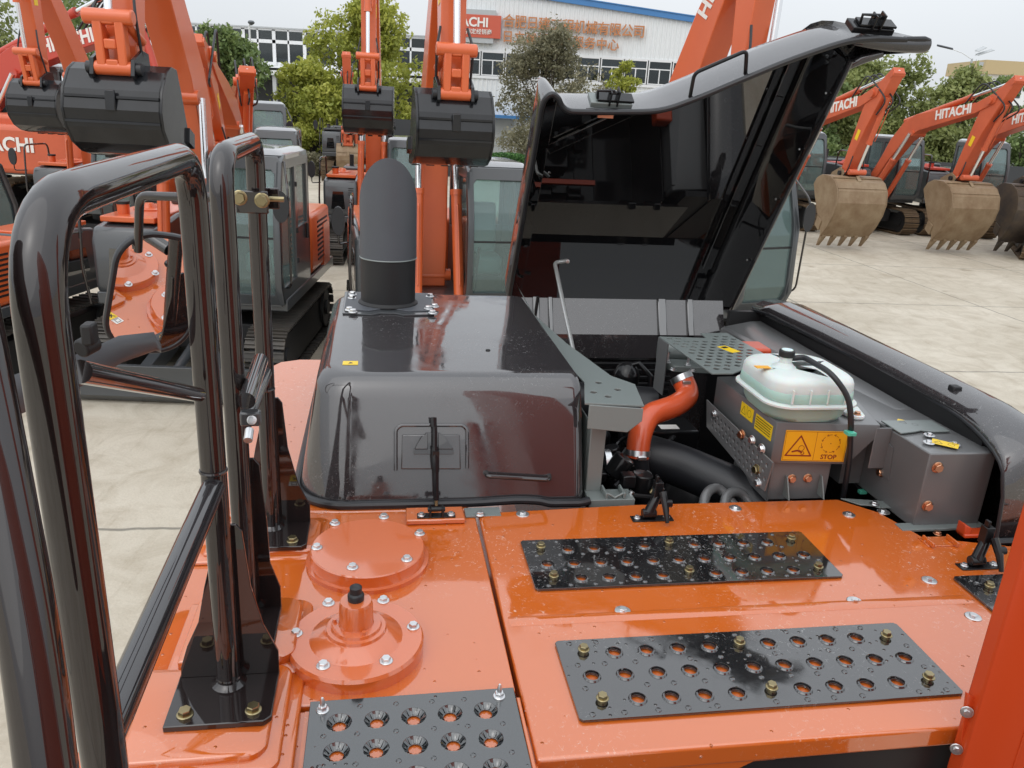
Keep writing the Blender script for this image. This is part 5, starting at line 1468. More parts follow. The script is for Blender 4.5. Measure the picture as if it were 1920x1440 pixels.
        holed('cab_back', fo, [[(y0 + .1, 1.95), (y1 - .1, 1.95), (y1 - .1, hh - .18), (y0 + .1, hh - .18)]], .05, 'grey_hood', cabm, bev=.008, T=Matrix(((0, 0, 1, -.19), (1, 0, 0, 0), (0, 1, 0, 0), (0, 0, 0, 1))))
        MB().loft([rrect(-.21, 1.15, y0 - .01, y1 + .01, (.1,) * 4, hh - .05), rrect(-.21, 1.17, y0 - .01, y1 + .01, (.1,) * 4, hh), rrect(-.14, 1.08, y0 + .06, y1 - .06, (.1,) * 4, hh + .055), rrect(-.05, .98, y0 + .16, y1 - .16, (.08,) * 4, hh + .06)]).build('cab_roof', 'roof_pale', cabm, ang=50)
        zs = [1.20 + k * (hh - 1.34) / 7 for k in range(8)]
        MB().loft([[Vector((fx(z) - .035, y0 + .06, z)), Vector((fx(z) - .035, y1 - .06, z)), Vector((fx(z) - .041, y1 - .06, z)), Vector((fx(z) - .041, y0 + .06, z))] for z in zs]).build('windscreen', 'glass', cabm, smooth=False)
        MB().box(fx(1.95) - .06, fx(1.95) - .03, y0 + .05, y1 - .05, 1.93, 1.955).build('screen_bar', 'black', cabm)
        for yy in (y0 + .022, y1 - .028):
            MB().prism(win, 'y', yy, yy + .006).prism(win2, 'y', yy, yy + .006).build('side_window', 'glass', cabm, smooth=False)
        MB().box(-.195, -.189, y0 + .09, y1 - .09, 1.94, hh - .17).build('rear_window', 'glass', cabm, smooth=False)
        se = MB().box(.25, .75, y0 + .22, y1 - .22, 1.35, 1.62).prism([(.18, 1.6), (.34, 1.6), (.24, 2.35), (.10, 2.33)], 'y', y0 + .24, y1 - .24).build('seat', 'seat_wrap', cabm, .06, seg=3)
        MB().box(.5, 1.0, y0 + .12, y0 + .22, 1.5, 1.72).box(.5, 1.0, y1 - .22, y1 - .12, 1.5, 1.72).cyl((.95, .5, 1.12), (1.0, .55, 1.8), .02).cyl((.95, .95, 1.12), (1.0, .9, 1.8), .02).build('console', 'black', cabm, .02)
        if not simple:
            MB().tube(fillet([(1.30, y1 + .02, 1.3), (1.48, y1 + .12, 1.35), (1.50, y1 + .12, 2.55), (1.2, y1 + .02, 2.85)], .12, 4), .014, 8).build('cab_rail', 'rail', cabm)
            MB().loft([[Vector((1.56 + .02 * q_, y1 + .05 + a_ * sc_, 2.35 + b_ * sc_)) for a_, b_ in [(.10 * math.cos(t * math.pi / 8), .19 * math.sin(t * math.pi / 8)) for t in range(16)]] for q_, sc_ in ((-1, .8), (1, 1))]).build('cab_mirror', 'rubber', cabm)
            for z in (1.5, 1.9, 2.5): MB().cyl((.6, y1 + .01, z), (.6, y1 + .01, z + .06), .022, n=8).build('hinge', 'black', cabm)
            MB().tube([(.05, y1 + .03, 1.75), (.05, y1 + .03, 1.95)], .02, 8).build('door_handle', 'black', cabm)
    if not boom: return r
    # boom, arm, bucket in the machine's middle plane
    yb = -.06
    u = lambda a: Vector((math.cos(R(a)), 0, math.sin(R(a))))
    f0 = Vector((.62, yb, 1.32))
    du = u(ba); dn = u(ba + 90)
    tipb = f0 + du * Lb
    bp = lambda a, h: f0 + du * (a * Lb) + dn * h
    hgt = bend_ * Lb
    lo = [(-.03, -.10), (.12, -.02), (.26, hgt * .35), (.40, hgt * .62), (.52, hgt * .62), (.70, hgt * .30), (.90, -.05), (1.02, -.12)]
    hi = [(1.045, 0.0), (1.02, .13), (.90, .20), (.70, hgt * .30 + .42), (.52, hgt * .62 + .50), (.42, hgt * .62 + .52), (.30, hgt * .45 + .46), (.14, .30), (-.02, .14)]
    poly = [bp(a, h) for a, h in lo + hi]
    bo = MB().prism([(p.x, p.z) for p in poly], 'y', yb - .18, yb + .18).build('boom', paint, r, .012)
    for a, h, w_ in ((0, 0, .26), (1.0, 0, .24), (.47, hgt * .62 + .05, .22)):
        c = bp(a, h); MB().cyl((c.x, yb - w_, c.z), (c.x, yb + w_, c.z), .09, n=16).build('pin_boss', paint, bo)
    for sy in (-.11, .11):
        MB().tube([bp(.10, .30) + V2(0, 0, sy), bp(.32, hgt * .45 + .50) + V2(0, 0, sy), bp(.47, hgt * .62 + .55) + V2(0, 0, sy), bp(.9, .235) + V2(0, 0, sy)], .018, 6).build('boom_pipe', paint, bo)
    cyl = lambda p0, p1, r0, fr_, nm, par: (MB().cyl(p0, p0 + (p1 - p0) * fr_, r0, n=16).cyl(p0 + (p1 - p0) * (fr_ - .02), p0 + (p1 - p0) * (fr_ + .01), r0 * 1.15, n=16).build(nm, paint, par), MB().cyl(p0 + (p1 - p0) * fr_, p1, r0 * .58, n=14).build(nm + '_rod', 'chrome', par))
    for sy in (-.30, .30):
        cyl(Vector((1.25, yb + sy, 1.12)), bp(.47, hgt * .62 + .05) + V2(0, 0, sy * .8), .075, .60, 'boom_cylinder', r)
    da = u(aa); dna = u(aa + 90)
    ap = lambda a, h: tipb + da * (a * La) + dna * h
    ta = -.30
    apoly = [(-.30, .34), (-.26, .46), (-.05, .36), (.30, .20), (.75, .10), (1.02, .07), (1.05, -.02), (1.02, -.10), (.75, -.14), (.30, -.20), (.05, -.22), (-.03, -.10)]
    pp = [ap(a, h) for a, h in apoly]
    ar = MB().prism([(p.x, p.z) for p in pp], 'y', yb - .15, yb + .15).build('arm', paint, r, .012)
    for a, h, w_ in ((0, 0, .21), (-.24, .38, .17), (1.0, -.02, .19)):
        c = ap(a, h); MB().cyl((c.x, yb - w_, c.z), (c.x, yb + w_, c.z), .075, n=16).build('pin_boss', paint, ar)
    cyl(bp(.40, hgt * .62 + .64), ap(-.27, .42), .075, .62, 'arm_cylinder', r)
    e0, e1 = ap(-.02, .40), ap(.76, .36)
    cyl(e0, e1, .068, .60, 'bucket_cylinder', r)
    MB().tube([e0 + V2(.03, 0, .10), ap(.1, .46) + V2(0, 0, .10), ap(.42, .42) + V2(0, 0, .10)], .012, 6).build('arm_hose', paint, ar)
    for k_, sy in enumerate((-.10, .02, .12)):
        MB().tube(fillet([bp(.80, .34) + V2(0, 0, sy), bp(.98, .62 + .05 * k_) + V2(0, 0, sy * 1.6), ap(-.02, .62 + .06 * k_) + V2(0, 0, sy * 1.6), ap(.16, .34) + V2(0, 0, sy)], .25, 5), .02, 7).build('hydraulic_hose', 'rubber', ar)
    for sy in (-.16, .16):
        MB().tube(fillet([ap(.62, .16) + V2(0, 0, sy), ap(.74, .26) + V2(0, 0, sy * 1.35), ap(.90, .10) + V2(0, 0, sy * 1.3)], .1, 4), .016, 6).build('grease_hose', 'rubber', ar)
    for sy in (-.30, .30):
        pA_, pB_ = Vector((1.25, yb + sy, 1.12)), bp(.47, hgt * .62 + .05) + V2(0, 0, sy * .8)
        dd_ = (pB_ - pA_); off_ = Vector((.10, 0, 0))
        MB().tube(fillet([pA_ + dd_ * .08 + off_, pA_ + dd_ * .52 + off_, pA_ + dd_ * .55], .04, 4), .016, 6).build('cylinder_line', paint, r)
    # links
    lk = MB()
    tipa = ap(1.0, -.02)
    bang = bk
    bx_ = Vector((math.cos(R(bang)), 0, math.sin(R(bang)))); bz_ = Vector((-math.sin(R(bang)), 0, math.cos(R(bang))))
    BP = lambda x_, z_: tipa + bx_ * x_ * bs + bz_ * z_ * bs
    pin2 = BP(.30, .10)
    for sy in (-.12, .12):
        lk.tube([e1 + V2(0, 0, sy), ap(.83, 0) + V2(0, 0, sy * 1.5)], .05, 8)
    d_ = (pin2 - e1)
    lk.cyl(e1 + V2(0, 0, -.24), e1 + V2(0, 0, .24), .075, n=14).cyl(pin2 + V2(0, 0, -.19), pin2 + V2(0, 0, .19), .07, n=14)
    lt = frame(e1, (0, 1, 0), d_)
    hl_ = d_.length
    for (x0_, x1_, y0_, y1_) in ((-.15, -.06, 0, hl_), (.06, .15, 0, hl_), (-.06, .06, hl_ * .42, hl_ * .62), (-.06, .06, hl_ * .0, hl_ * .14), (-.06, .06, hl_ * .82, hl_)):
        lk.box(x0_, x1_, y0_, y1_, -.06, .06, lt)
    lk.build('bucket_link', paint, r, .015)
    hw = bw / 2
    outer_ = [BP(*p) for p in BUCK]
    inn_ = [BP(p[0] * .93 - .01, p[1] * .95 + .0) for p in BUCK]
    shell = MB().prism([(p.x, p.z) for p in outer_ + inn_[::-1]], 'y', yb - hw, yb + hw)
    bu = shell.build('bucket', bucket, r, .006, ang=20)
    sp_ = outer_ + [BP(-.40, -.82), BP(-.28, -.45), BP(-.16, -.1)]
    for sy in (-1, 1):
        MB().prism([(p.x, p.z) for p in sp_], 'y', yb + sy * hw - .02, yb + sy * hw + .02).build('side_plate', bucket, bu, .004)
        MB().prism([(p.x, p.z) for p in (BP(-.06, .30), BP(.10, .32), BP(.36, .2), BP(.40, .02), BP(.30, -.03), BP(.1, .12), BP(-.1, .1))], 'y', yb + sy * .20 - .02, yb + sy * .20 + .02).build('bucket_ear', bucket, bu, .004)
        MB().prism([(p.x, p.z) for p in (BP(-.45, -.6), BP(-.28, -.52), BP(-.24, -.70), BP(-.42, -.78))], 'y', yb + sy * (hw + .03) - .02, yb + sy * (hw + .03) + .02).build('side_cutter', bucket, bu, .004)
        MB().cyl(tipa + V2(0, 0, sy * .16), tipa + V2(0, 0, sy * .28), .085, n=16).build('pin_cap', 'rubber', bu)
        MB().cyl(pin2 + V2(0, 0, sy * .2), pin2 + V2(0, 0, sy * .27), .06, n=14).build('pin_cap', 'rubber', bu)
    for px_, pz_ in ((.475, -.22), (.475, -.50)):
        p = BP(px_, pz_)
        T = frame(p, (0, 1, 0), bz_)
        MB().box(-hw + .01, hw - .01, -.012, .012, -.02, .012, T).build('wear_strip', bucket, bu)
    MB().box(-.05, .05, -.10, .10, .0, .03, frame(BP(.485, -.26), (0, 1, 0), bz_)).build('lift_eye', bucket, bu, .01)
    for k in range(5):
        yy = yb - hw + .07 + k * (bw - .14) / 4
        a_, b_, c_ = BP(-.40, -.82), BP(-.42, -.94), BP(-.70, -.93)
        MB().prism([(a_.x, a_.z), (b_.x, b_.z), (c_.x, c_.z)], 'y', yy - .05, yy + .05).build('tooth', bucket, bu)
    if letter:
        sy = -1 if letter < 0 else 1
        c = bp(ltp, hgt * .22 + .17)
        d1 = (bp(.9, .08) - bp(.55, hgt * .62 + .25)).normalized()
        ex_ = d1 if sy < 0 else -d1
        T = frame((c.x, yb + sy * .186, c.z), ex_, Vector((0, -sy * 0, 0)) + (Vector((0, sy, 0)).cross(ex_) if False else (Vector((0, 0, 1)) - ex_ * ex_.z)))
        text_mesh('lettering', BRAND, lsz, 'white', bo, T, .008, .03)
    q_ = ap(.42, .0)
    for sy in (-1, 1): MB().box(-.06, .06, -.13, .13, -.003, .003, frame((q_.x, yb + sy * .1525, q_.z), (da.z, 0, -da.x), (da.x, 0, da.z))).build('arm_label', 'yellow', ar)
    return r

M['track_dark'] = mat('track_steel', (0.055, 0.052, 0.048), 0.5, metal=.4, var=.5, var_scale=6, var_col=(.12, .10, .08))
M['track_muddy'] = mat('track_muddy', (0.16, 0.105, 0.055), 0.75, var=.6, var_scale=5, var_col=(.05, .04, .035))
M['bucket'] = mat('bucket_black', (0.006, 0.0065, 0.008), 0.5, coat=.8, coat_rough=.10, coat_ior=1.5, spec=.1, var=.5, var_scale=3, var_col=(.018, .02, .024))
M['bucket_old'] = mat('bucket_worn', (0.26, 0.19, 0.115), 0.6, var=.75, var_scale=2.6, var_col=(.13, .065, .025), bump=.3, bump_scale=25)
M['bucket_dark'] = mat('bucket_dark_worn', (0.05, 0.04, 0.035), 0.6, var=.7, var_scale=3, var_col=(.14, .10, .06))
M['roof_pale'] = mat('cab_roof', (0.26, 0.27, 0.28), 0.3, coat=1, coat_ior=1.8, coat_rough=.05)
M['seat_wrap'] = mat('wrapped_seat', (0.42, 0.58, 0.57), 0.35, bump=.5, bump_scale=9)

excavator('orange excavator with a dozer blade, raised black bucket and cab behind the handrails', -4.41, 11.81, -87.2, 1.05, ba=70.9, aa=-80, Lb=4.7, La=2.1, blade=True, bk=2, bw=.95, bs=.86)
excavator('orange excavator whose boom stands just right of the exhaust stack', -1.39, 12.6, -76, 1.03, ba=77, aa=-80, Lb=4.6, La=2.1, bk=-2, bw=.90, bs=.86)
excavator('small orange excavator behind the exhaust stack, bucket raised before the yellow-green tree', -3.68, 20.74, -82.6, 1.01, ba=72.8, aa=-83.3, Lb=5.6, La=2.78, bk=0, bw=1.02, bs=.95)
excavator('orange excavator behind the open lid, its boom rising above the lid', 2.08, 12.43, -62, 1.09, ba=80, aa=-90, Lb=4.75, La=2.4, letter=-1, lsz=.27, ltp=.80)
excavator('far left excavator with small raised black bucket over the lettered counterweight', -9.95, 19.83, -90.5, 1.0, ba=69.8, aa=-93, Lb=5.6, La=2.9, bw=1.0)
excavator('excavator right behind the dozer-blade machine, pale cab roof and folded boom', -6.67, 20.0, -78.8, 1.04, ba=34, aa=-126, Lb=5.16, La=2.1, bk=30)
excavator('excavator with dark square cab third in the left column', -9.42, 27.0, -66.8, 1.21, ba=27, aa=-126, Lb=4.5, La=2.1, bk=30, letter=1)
excavator('old excavator at the back, tall faded arm and clay-brown bucket left of the exhaust', -8.61, 41.58, -80.4, 1.17, ba=44.7, aa=-96.5, Lb=3.99, La=2.71, bk=10, bucket='bucket_old', paint='orange_old', body='grey_hood', tracks='track_muddy')
excavator('large orange excavator at far left seen from its lettered counterweight', -13.0, 24.6, 90, 1.45, cw_letter=True, body='orange_old', paint='red_old', tracks='track_muddy', boom=False)
excavator('orange excavator cut off by the left edge, vents and tracks showing', -7.55, 10.9, 84, .92, boom=False)
excavator('faded red excavator beyond the left edge, only its lettered boom in view', -17.6, 25.0, -18, 1.4, ba=28, aa=-70, Lb=5.2, paint='red_old', body='red_old', letter=-1, bk=40, bucket='bucket_old')
for i, (lb, x, y, bm) in enumerate((('excavator nearest the lid in the right-hand row, clay-brown bucket on the concrete', 9.3, 32.1, 'bucket_old'),
                                    ('middle excavator of the right-hand row, lettered boom and clay-brown bucket', 13.1, 32.56, 'bucket_old'),
                                    ('right-hand row excavator cut by the picture edge, darker muddy bucket', 16.7, 33.1, 'bucket_dark'))):
    excavator(lb, x, y, -77.6 if i < 2 else -88, 1.21, ba=29.8, aa=-109.5, bend_=.16, Lb=5.31, La=2.52, bk=50, bucket=bm, paint='orange_old', body='red_old', tracks='track_muddy', letter=-1, bw=1.42, bs=1.33, simple=True)
excavator('excavator at the right edge with only a track end and brown bucket in view', 18.5, 27.4, -115, 1.25, ba=60, aa=-88, Lb=4.2, La=2.0, bucket='bucket_old', tracks='track_muddy', bk=10)

# ================================================================== buildings
M['wall_white'] = mat('wall_sheet', (0.74, 0.76, 0.77), 0.5, var=.25, var_scale=.6, var_col=(.66, .67, .66))
M['wall_grey'] = mat('wall_grey', (0.45, 0.47, 0.48), 0.6, var=.3, var_scale=.8)
M['frame_white'] = mat('window_frame', (0.74, 0.75, 0.76), 0.45)
M['blue_roof'] = mat('roof_blue', (0.055, 0.20, 0.46), 0.45, var=.2, var_scale=1)
M['sign_red'] = mat('sign_orange', (0.55, 0.10, 0.055), 0.5)
M['sign_txt'] = mat('sign_letters', (0.50, 0.20, 0.075), 0.55)
M['room'] = mat('room_dark', (0.06, 0.065, 0.07), 0.8)
M['blind'] = mat('window_blind', (0.38, 0.40, 0.40), 0.7)
M['dark_wall'] = mat('dark_fence', (0.035, 0.038, 0.042), 0.6, var=.4, var_scale=1)
M['beige'] = mat('wall_beige', (0.46, 0.36, 0.2), 0.6)

def window_row(par, x0, x1, z0, z1, y, n, split=.62, pillar=3):
    step = (x1 - x0) / n
    for i in range(n):
        a, b = x0 + i * step + .04, x0 + (i + 1) * step - .04
        wdn = MB()
        t = .07
        for (p, q, r_, s_) in ((a, b, z0, z0 + t), (a, b, z1 - t, z1), (a, a + t, z0 + t, z1 - t), (b - t, b, z0 + t, z1 - t), (a + t, b - t, z0 + (z1 - z0) * split, z0 + (z1 - z0) * split + t), ((a + b) / 2 - t / 2, (a + b) / 2 + t / 2, z0 + t, z0 + (z1 - z0) * split)):
            wdn.box(p, q, y - .08, y + .04, r_, s_)
        f_ = wdn.build('window', 'frame_white', par, smooth=False)
        MB().box(a + t, b - t, y - .01, y + .0, z0 + t, z1 - t).build('pane', 'glass_bld', f_, smooth=False)
        if random.random() < .75:
            lo_ = z0 + (z1 - z0) * random.choice([.08, .3, .45, .5])
            MB().box(a + t, b - t, y + .10, y + .13, lo_, z1 - t).build('blind', 'blind', f_, smooth=False)
def corrugated(mb, x0, x1, z0, zt, y, pitch=.32, dep=.045):
    x = x0; pts = []
    while x < x1 - 1e-6:
        pts += [(x, y), (min(x + pitch * .55, x1), y), (min(x + pitch * .65, x1), y - dep), (min(x + pitch * .9, x1), y - dep)]
        x += pitch
    pts.append((x1, y))
    vs = [(px, py, z0) for px, py in pts] + [(px, py, zt(px) if callable(zt) else zt) for px, py in pts]
    n = len(pts)
    mb.add(vs, [(i, i + 1, n + i + 1, n + i) for i in range(n - 1)])
    return mb
# workshop with the blue roof edge, almost facing the camera
wb = thing('workshop_building', 'white corrugated workshop with a blue roof edge, orange sign board and wall lettering', 'building', (0, 60, 0), 0)
XL, XR = gy(806, 20, 60).x, 13.6
topz = lambda x: 11.05 - (x - 2.16) * .088
mb = MB(); corrugated(mb, XL, XR, 7.45, topz, 0.0); mb.build('upper_wall', 'wall_white', wb, smooth=False)
mb = MB()
corrugated(mb, XL, XR, 0, 5.7, 0.0)
mb.box(XL, XR, 24, 24.2, 0, 9).box(XR - .2, XR, 0.05, 24, 0, 10).box(XL, XL + .2, .05, 24, 0, 9)
mb.build('lower_wall', 'wall_white', wb, smooth=False)
MB().box(XL + .3, XR - .3, 0.9, 1.0, 5.0, 8).box(XL + .3, XR - .3, .1, .9, 5.2, 5.25).build('room_back', 'room', wb, smooth=False)
MB().box(XL, XR, -.12, .1, 5.66, 5.84).box(XL, XR, -.08, .08, 7.42, 7.52).build('sill_band', 'frame_white', wb)
window_row(wb, XL + .3, XR - .4, 5.86, 7.42, 0, 12)
XM = XL - .4
mb = MB(); mb.prism([(XM, topz(XM) + .05), (XR + .4, topz(XR + .4) + .05), (XR + .4, topz(XR + .4) - .30), (XM, topz(XM) - .30)], 'y', -.25, -.05)
mb.prism([(XM, topz(XM) + .12), (XR + .4, topz(XR + .4) + .12), (XR + .4, topz(XR + .4) + .055), (XM, topz(XM) + .055)], 'y', -.3, 24.4)
mb.build('roof', 'blue_roof', wb, smooth=False)
MB().tube([(XR - .1, -.15, 0), (XR - .1, -.15, 9.7)], .09, 8).build('downpipe', 'blue_roof', wb)
sgn = MB().box(-6.7, -2.12, -.45, -.12, 8.25, 9.68).build('sign_board', 'sign_red', wb, smooth=False)
MB().box(-6.2, -2.5, -.4, -.1, 9.68, 10.0).box(-6.2, -2.6, -.4, -.1, 7.92, 8.25).build('sign_frame', 'wall_grey', sgn, smooth=False)
TT = lambda x, z, y=-.47: frame((x, y, z), (1, 0, 0), (0, 0, 1))
text_mesh('lettering', BRAND, .80, 'white', sgn, TT(-4.55, 9.18), .04, .03)
text_mesh('lettering', '日立(上海)指定经销商', .36, 'white', sgn, TT(-4.45, 8.60), .03, .01)
# wall lettering
x0, x1 = gy(962, 40, 59.9).x, gy(1198, 58, 59.9).x
for i, ch in enumerate('合肥日建工程机械有限公司'):
    px = 954 + (1198 - 954) * i / 11; py = 41 + (61 - 41) * i / 11
    p = gy(px, py, 59.8); text_mesh('lettering', ch, .86, 'sign_txt', wb, frame((p.x, p.y - 60.05, p.z), (1, 0, 0), (0, 0, 1)), .12, .012)
for i, ch in enumerate('日立建机技术服务中心'):
    px = 952 + (1150 - 952) * i / 9; py = 70 + (86 - 70) * i / 9
    p = gy(px, py, 59.8); text_mesh('lettering', ch, .80, 'sign_txt', wb, frame((p.x, p.y - 60.05, p.z), (1, 0, 0), (0, 0, 1)), .12, .012)
dr = MB().box(-2.6, -.9, -.06, .05, .0, 3.0).build('gate_door', 'wall_grey', wb)
MB().box(-3.0, .2, -1.3, .0, 3.1, 3.3).build('door_canopy', 'blue_roof', wb)
# long window building at the left
lb_ = thing('office_building', 'long white building with two bands of dark windows behind the left trees', 'building', (0, 72, 0), 0)
xa, xb = gy(338, 50, 72).x, -7.5
z_top = 8.95; 
MB().box(xa, xb, 0.0, .2, 6.1, z_top - 2.55).box(xa, xb, .4, 12, 0, .2).box(xa, xa + .2, .2, 12, 0, 8.9).box(xa, xb, 12, 12.2, 0, 8.9).build('wall', 'frame_white', lb_, smooth=False)
MB().box(xa + .2, xb, .9, 1.0, 5, 8.8).box(xa - 30, xb, 2.0, 2.2, 0, 5).build('room_back', 'room', lb_, smooth=False)
nwin = 17
stp = (xb - xa) / nwin
for i in range(nwin):
    a, b = xa + i * stp, xa + (i + 1) * stp
    t = .16
    fr_ = MB()
    for (p, q, r_, s_) in ((a, a + .28 if i % 2 == 0 else a + .14, 6.1, 8.9), (a, b, 7.85, 8.12), (a, b, 8.82, 8.98), (a, b, 5.95, 6.12)): fr_.box(p, q, -.12, .05, r_, s_)
    f_ = fr_.build('window', 'frame_white', lb_, smooth=False)
    MB().box(a, b, .02, .03, 6.1, 8.85).build('pane', 'glass_bld', f_, smooth=False)
    if random.random() < .6: MB().box(a + .2, b, .3, .33, 6.1, 6.1 + random.uniform(.4, 1.2)).build('blind', 'blind', f_, smooth=False)
MB().box(xa - .3, xb, -.3, 12.3, 8.98, 9.08).build('roof', 'wall_grey', lb_, smooth=False)
mb = MB()
mb.box(xa - 30, xb + 1, -3.2, .4, 5.5, 5.62).box(xa - 30, xb + 1, -3.3, -3.15, 5.3, 5.66)
mb.build('canopy', 'frame_white', lb_, smooth=False)
for i in range(8): MB().box(xa - 28 + i * 5.2, xa - 27.7 + i * 5.2, -3.0, -2.7, 0, 5.5).build('canopy_post', 'wall_grey', lb_)
# beige building far right
bb_ = thing('beige_building', 'distant beige building with a grey roof line above the right-hand trees', 'building', (0, 95, 0), 0)
p = gy(1850, 122, 95); q = gy(1990, 150, 95)
MB().box(p.x, q.x, 0, 8, 0, p.z - .9).build('wall', 'wall_white', bb_, smooth=False)
MB().box(p.x - .4, q.x, -.5, 8, p.z - .9, p.z + .5).build('roof', 'beige', bb_, smooth=False)
for i in range(5): MB().box(p.x + 1 + i * 2, p.x + 2.4 + i * 2, -.05, .0, p.z - 3.2, p.z - 1.6).build('window', 'room', bb_, smooth=False)
# dark perimeter wall
fw_ = MB().box(-19, -4.0, 46.0, 46.2, 0, 2.9).build('perimeter_wall', 'dark_wall')
tag(fw_, 'dark perimeter wall under the trees left of centre', 'wall')
fw2 = MB().box(13.0, 45, 47.0, 47.2, 0, 2.2).build('perimeter_wall', 'dark_wall')
tag(fw2, 'low dark perimeter wall behind the right-hand row of excavators', 'wall')
# wire screen beside the grey-green tree
ws = MB()
for i in range(16): ws.box(-.55 + i * .2, -.53 + i * .2, 55, 55.03, 0, 3.6)
for j in range(9): ws.box(-.55, 2.5, 55, 55.03, .3 + j * .4, .32 + j * .4)
tag(ws.build('wire_screen', 'dark_wall'), 'dark wire screen fence below the olive tree by the workshop', 'fence')

# ================================================================== trees and hedges
def leaf_mat(name, c1, c2, c3):
    m, n, l, b = new_mat(name)
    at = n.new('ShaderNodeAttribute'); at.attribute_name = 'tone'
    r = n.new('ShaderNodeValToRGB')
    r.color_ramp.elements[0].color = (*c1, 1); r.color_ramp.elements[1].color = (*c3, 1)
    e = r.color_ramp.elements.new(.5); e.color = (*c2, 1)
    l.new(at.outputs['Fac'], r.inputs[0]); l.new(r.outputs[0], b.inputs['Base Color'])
    b.inputs['Roughness'].default_value = .6
    tr = n.new('ShaderNodeBsdfTranslucent'); l.new(r.outputs[0], tr.inputs[0])
    mx = n.new('ShaderNodeMixShader'); mx.inputs[0].default_value = .35
    l.new(b.outputs[0], mx.inputs[1]); l.new(tr.outputs[0], mx.inputs[2])
    l.new(mx.outputs[0], n['Material Output'].inputs[0])
    return m
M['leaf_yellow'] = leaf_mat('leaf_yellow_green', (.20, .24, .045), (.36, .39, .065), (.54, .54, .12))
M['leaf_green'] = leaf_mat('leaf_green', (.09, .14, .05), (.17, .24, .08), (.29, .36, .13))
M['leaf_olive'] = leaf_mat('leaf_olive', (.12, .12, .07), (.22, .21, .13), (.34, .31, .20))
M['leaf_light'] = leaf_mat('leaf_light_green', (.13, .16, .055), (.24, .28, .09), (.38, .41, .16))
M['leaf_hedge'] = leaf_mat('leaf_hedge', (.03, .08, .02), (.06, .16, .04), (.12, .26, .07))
M['bark'] = mat('bark', (.10, .085, .07), .85, var=.5, var_scale=4)

def leaves(rng, centres, radii, n, size, squash=.85):
    """leaf-sized quads gathered in clumps through the crown"""
    centres = np.array(centres, float); radii = np.array(radii, float)
    w = radii ** 2.2; w /= w.sum()
    idx = rng.choice(len(centres), n, p=w)
    # clump sub-centres
    sub = 26
    sc = rng.normal(size=(len(centres), sub, 3)); sc /= np.linalg.norm(sc, axis=2, keepdims=True)
    sc *= (rng.uniform(.35, 1.0, (len(centres), sub, 1)) ** .6)
    k = rng.integers(0, sub, n)
    off = sc[idx, k] + rng.normal(size=(n, 3)) * .17
    pos = centres[idx] + off * radii[idx][:, None] * np.array([1, 1, squash])
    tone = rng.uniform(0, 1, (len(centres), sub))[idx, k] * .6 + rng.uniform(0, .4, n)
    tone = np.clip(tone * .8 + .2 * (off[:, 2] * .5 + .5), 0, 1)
    a = rng.normal(size=(n, 3)); a /= np.linalg.norm(a, axis=1, keepdims=True)
    b = np.cross(a, rng.normal(size=(n, 3))); b /= np.linalg.norm(b, axis=1, keepdims=True)
    sz = size * rng.uniform(.6, 1.4, n)[:, None]
    q = np.stack([pos - a * sz, pos - b * sz * .5, pos + a * sz, pos + b * sz * .5], 1)
    return q.reshape(-1, 3), tone
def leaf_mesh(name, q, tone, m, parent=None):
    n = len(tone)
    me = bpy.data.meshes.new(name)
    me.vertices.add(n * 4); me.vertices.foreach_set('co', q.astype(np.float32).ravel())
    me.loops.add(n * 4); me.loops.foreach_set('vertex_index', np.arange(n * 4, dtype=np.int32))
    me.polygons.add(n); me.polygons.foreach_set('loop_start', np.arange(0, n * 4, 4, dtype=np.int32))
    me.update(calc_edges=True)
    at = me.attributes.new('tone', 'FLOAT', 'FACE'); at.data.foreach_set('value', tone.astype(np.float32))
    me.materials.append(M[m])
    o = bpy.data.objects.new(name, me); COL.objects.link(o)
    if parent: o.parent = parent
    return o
def tree(label, px, base_y, top_y, Y, width, m, n=6500, size=.14, seed=0, low=.25, blobs=15, name='tree', trunk=.16, sparse=1.0):
    rng = np.random.default_rng(seed)
    b = gy(px, base_y, Y); t = gy(px, top_y, Y)
    H = t.z
    r = thing(name, label, 'tree', (b.x, Y, 0), 0, 'trees round the yard')
    rw = width / 2
    cs, rs = [], []
    for i in range(blobs):
        f = rng.uniform(low, 1)
        prof = math.sin(min(1, (f - low) / (1 - low) * .93 + .12) * math.pi) ** .55
        an = rng.uniform(0, 2 * math.pi); rad = rw * prof * rng.uniform(.25, .85)
        br = rw * rng.uniform(.26, .44)
        cs.append((rad * math.cos(an), rad * math.sin(an), min(H * f, H - br * .8))); rs.append(br * sparse)
    cs.append((0, 0, H * (low + .35))); rs.append(rw * .5)
    cs.append((0, 0, H - rw * .3)); rs.append(rw * .3)
    mb = MB()
    tp = Vector((rng.uniform(-.3, .3), 0, H * .75))
    mb.tube([(0, 0, -.05), (.05, 0, H * .2), (tp.x * .5, .05, H * .45), tp], [trunk, trunk * .8, trunk * .55, trunk * .15], 10)
    for c in cs[:12]:
        z0 = max(H * .16, c[2] * .5); s0 = Vector((tp.x * .4, 0, z0)); e = Vector(c)
        mb.tube([s0, s0.lerp(e, .5) + Vector((0, 0, .15)), e], [trunk * .4, trunk * .25, trunk * .08], 6)
        for k in range(2):
            e2 = e + Vector(rng.normal(size=3)) * rw * .22
            mb.tube([s0.lerp(e, .6), e2], [trunk * .16, trunk * .05], 5)
    mb.build('trunk', 'bark', r)
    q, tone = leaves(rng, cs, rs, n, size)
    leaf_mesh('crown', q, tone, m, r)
    return r
tree('large yellow-green tree behind the small raised bucket left of centre', 692, 300, -6, 48, 7.4, 'leaf_yellow', 23000, .13, 11, low=.12, blobs=30)
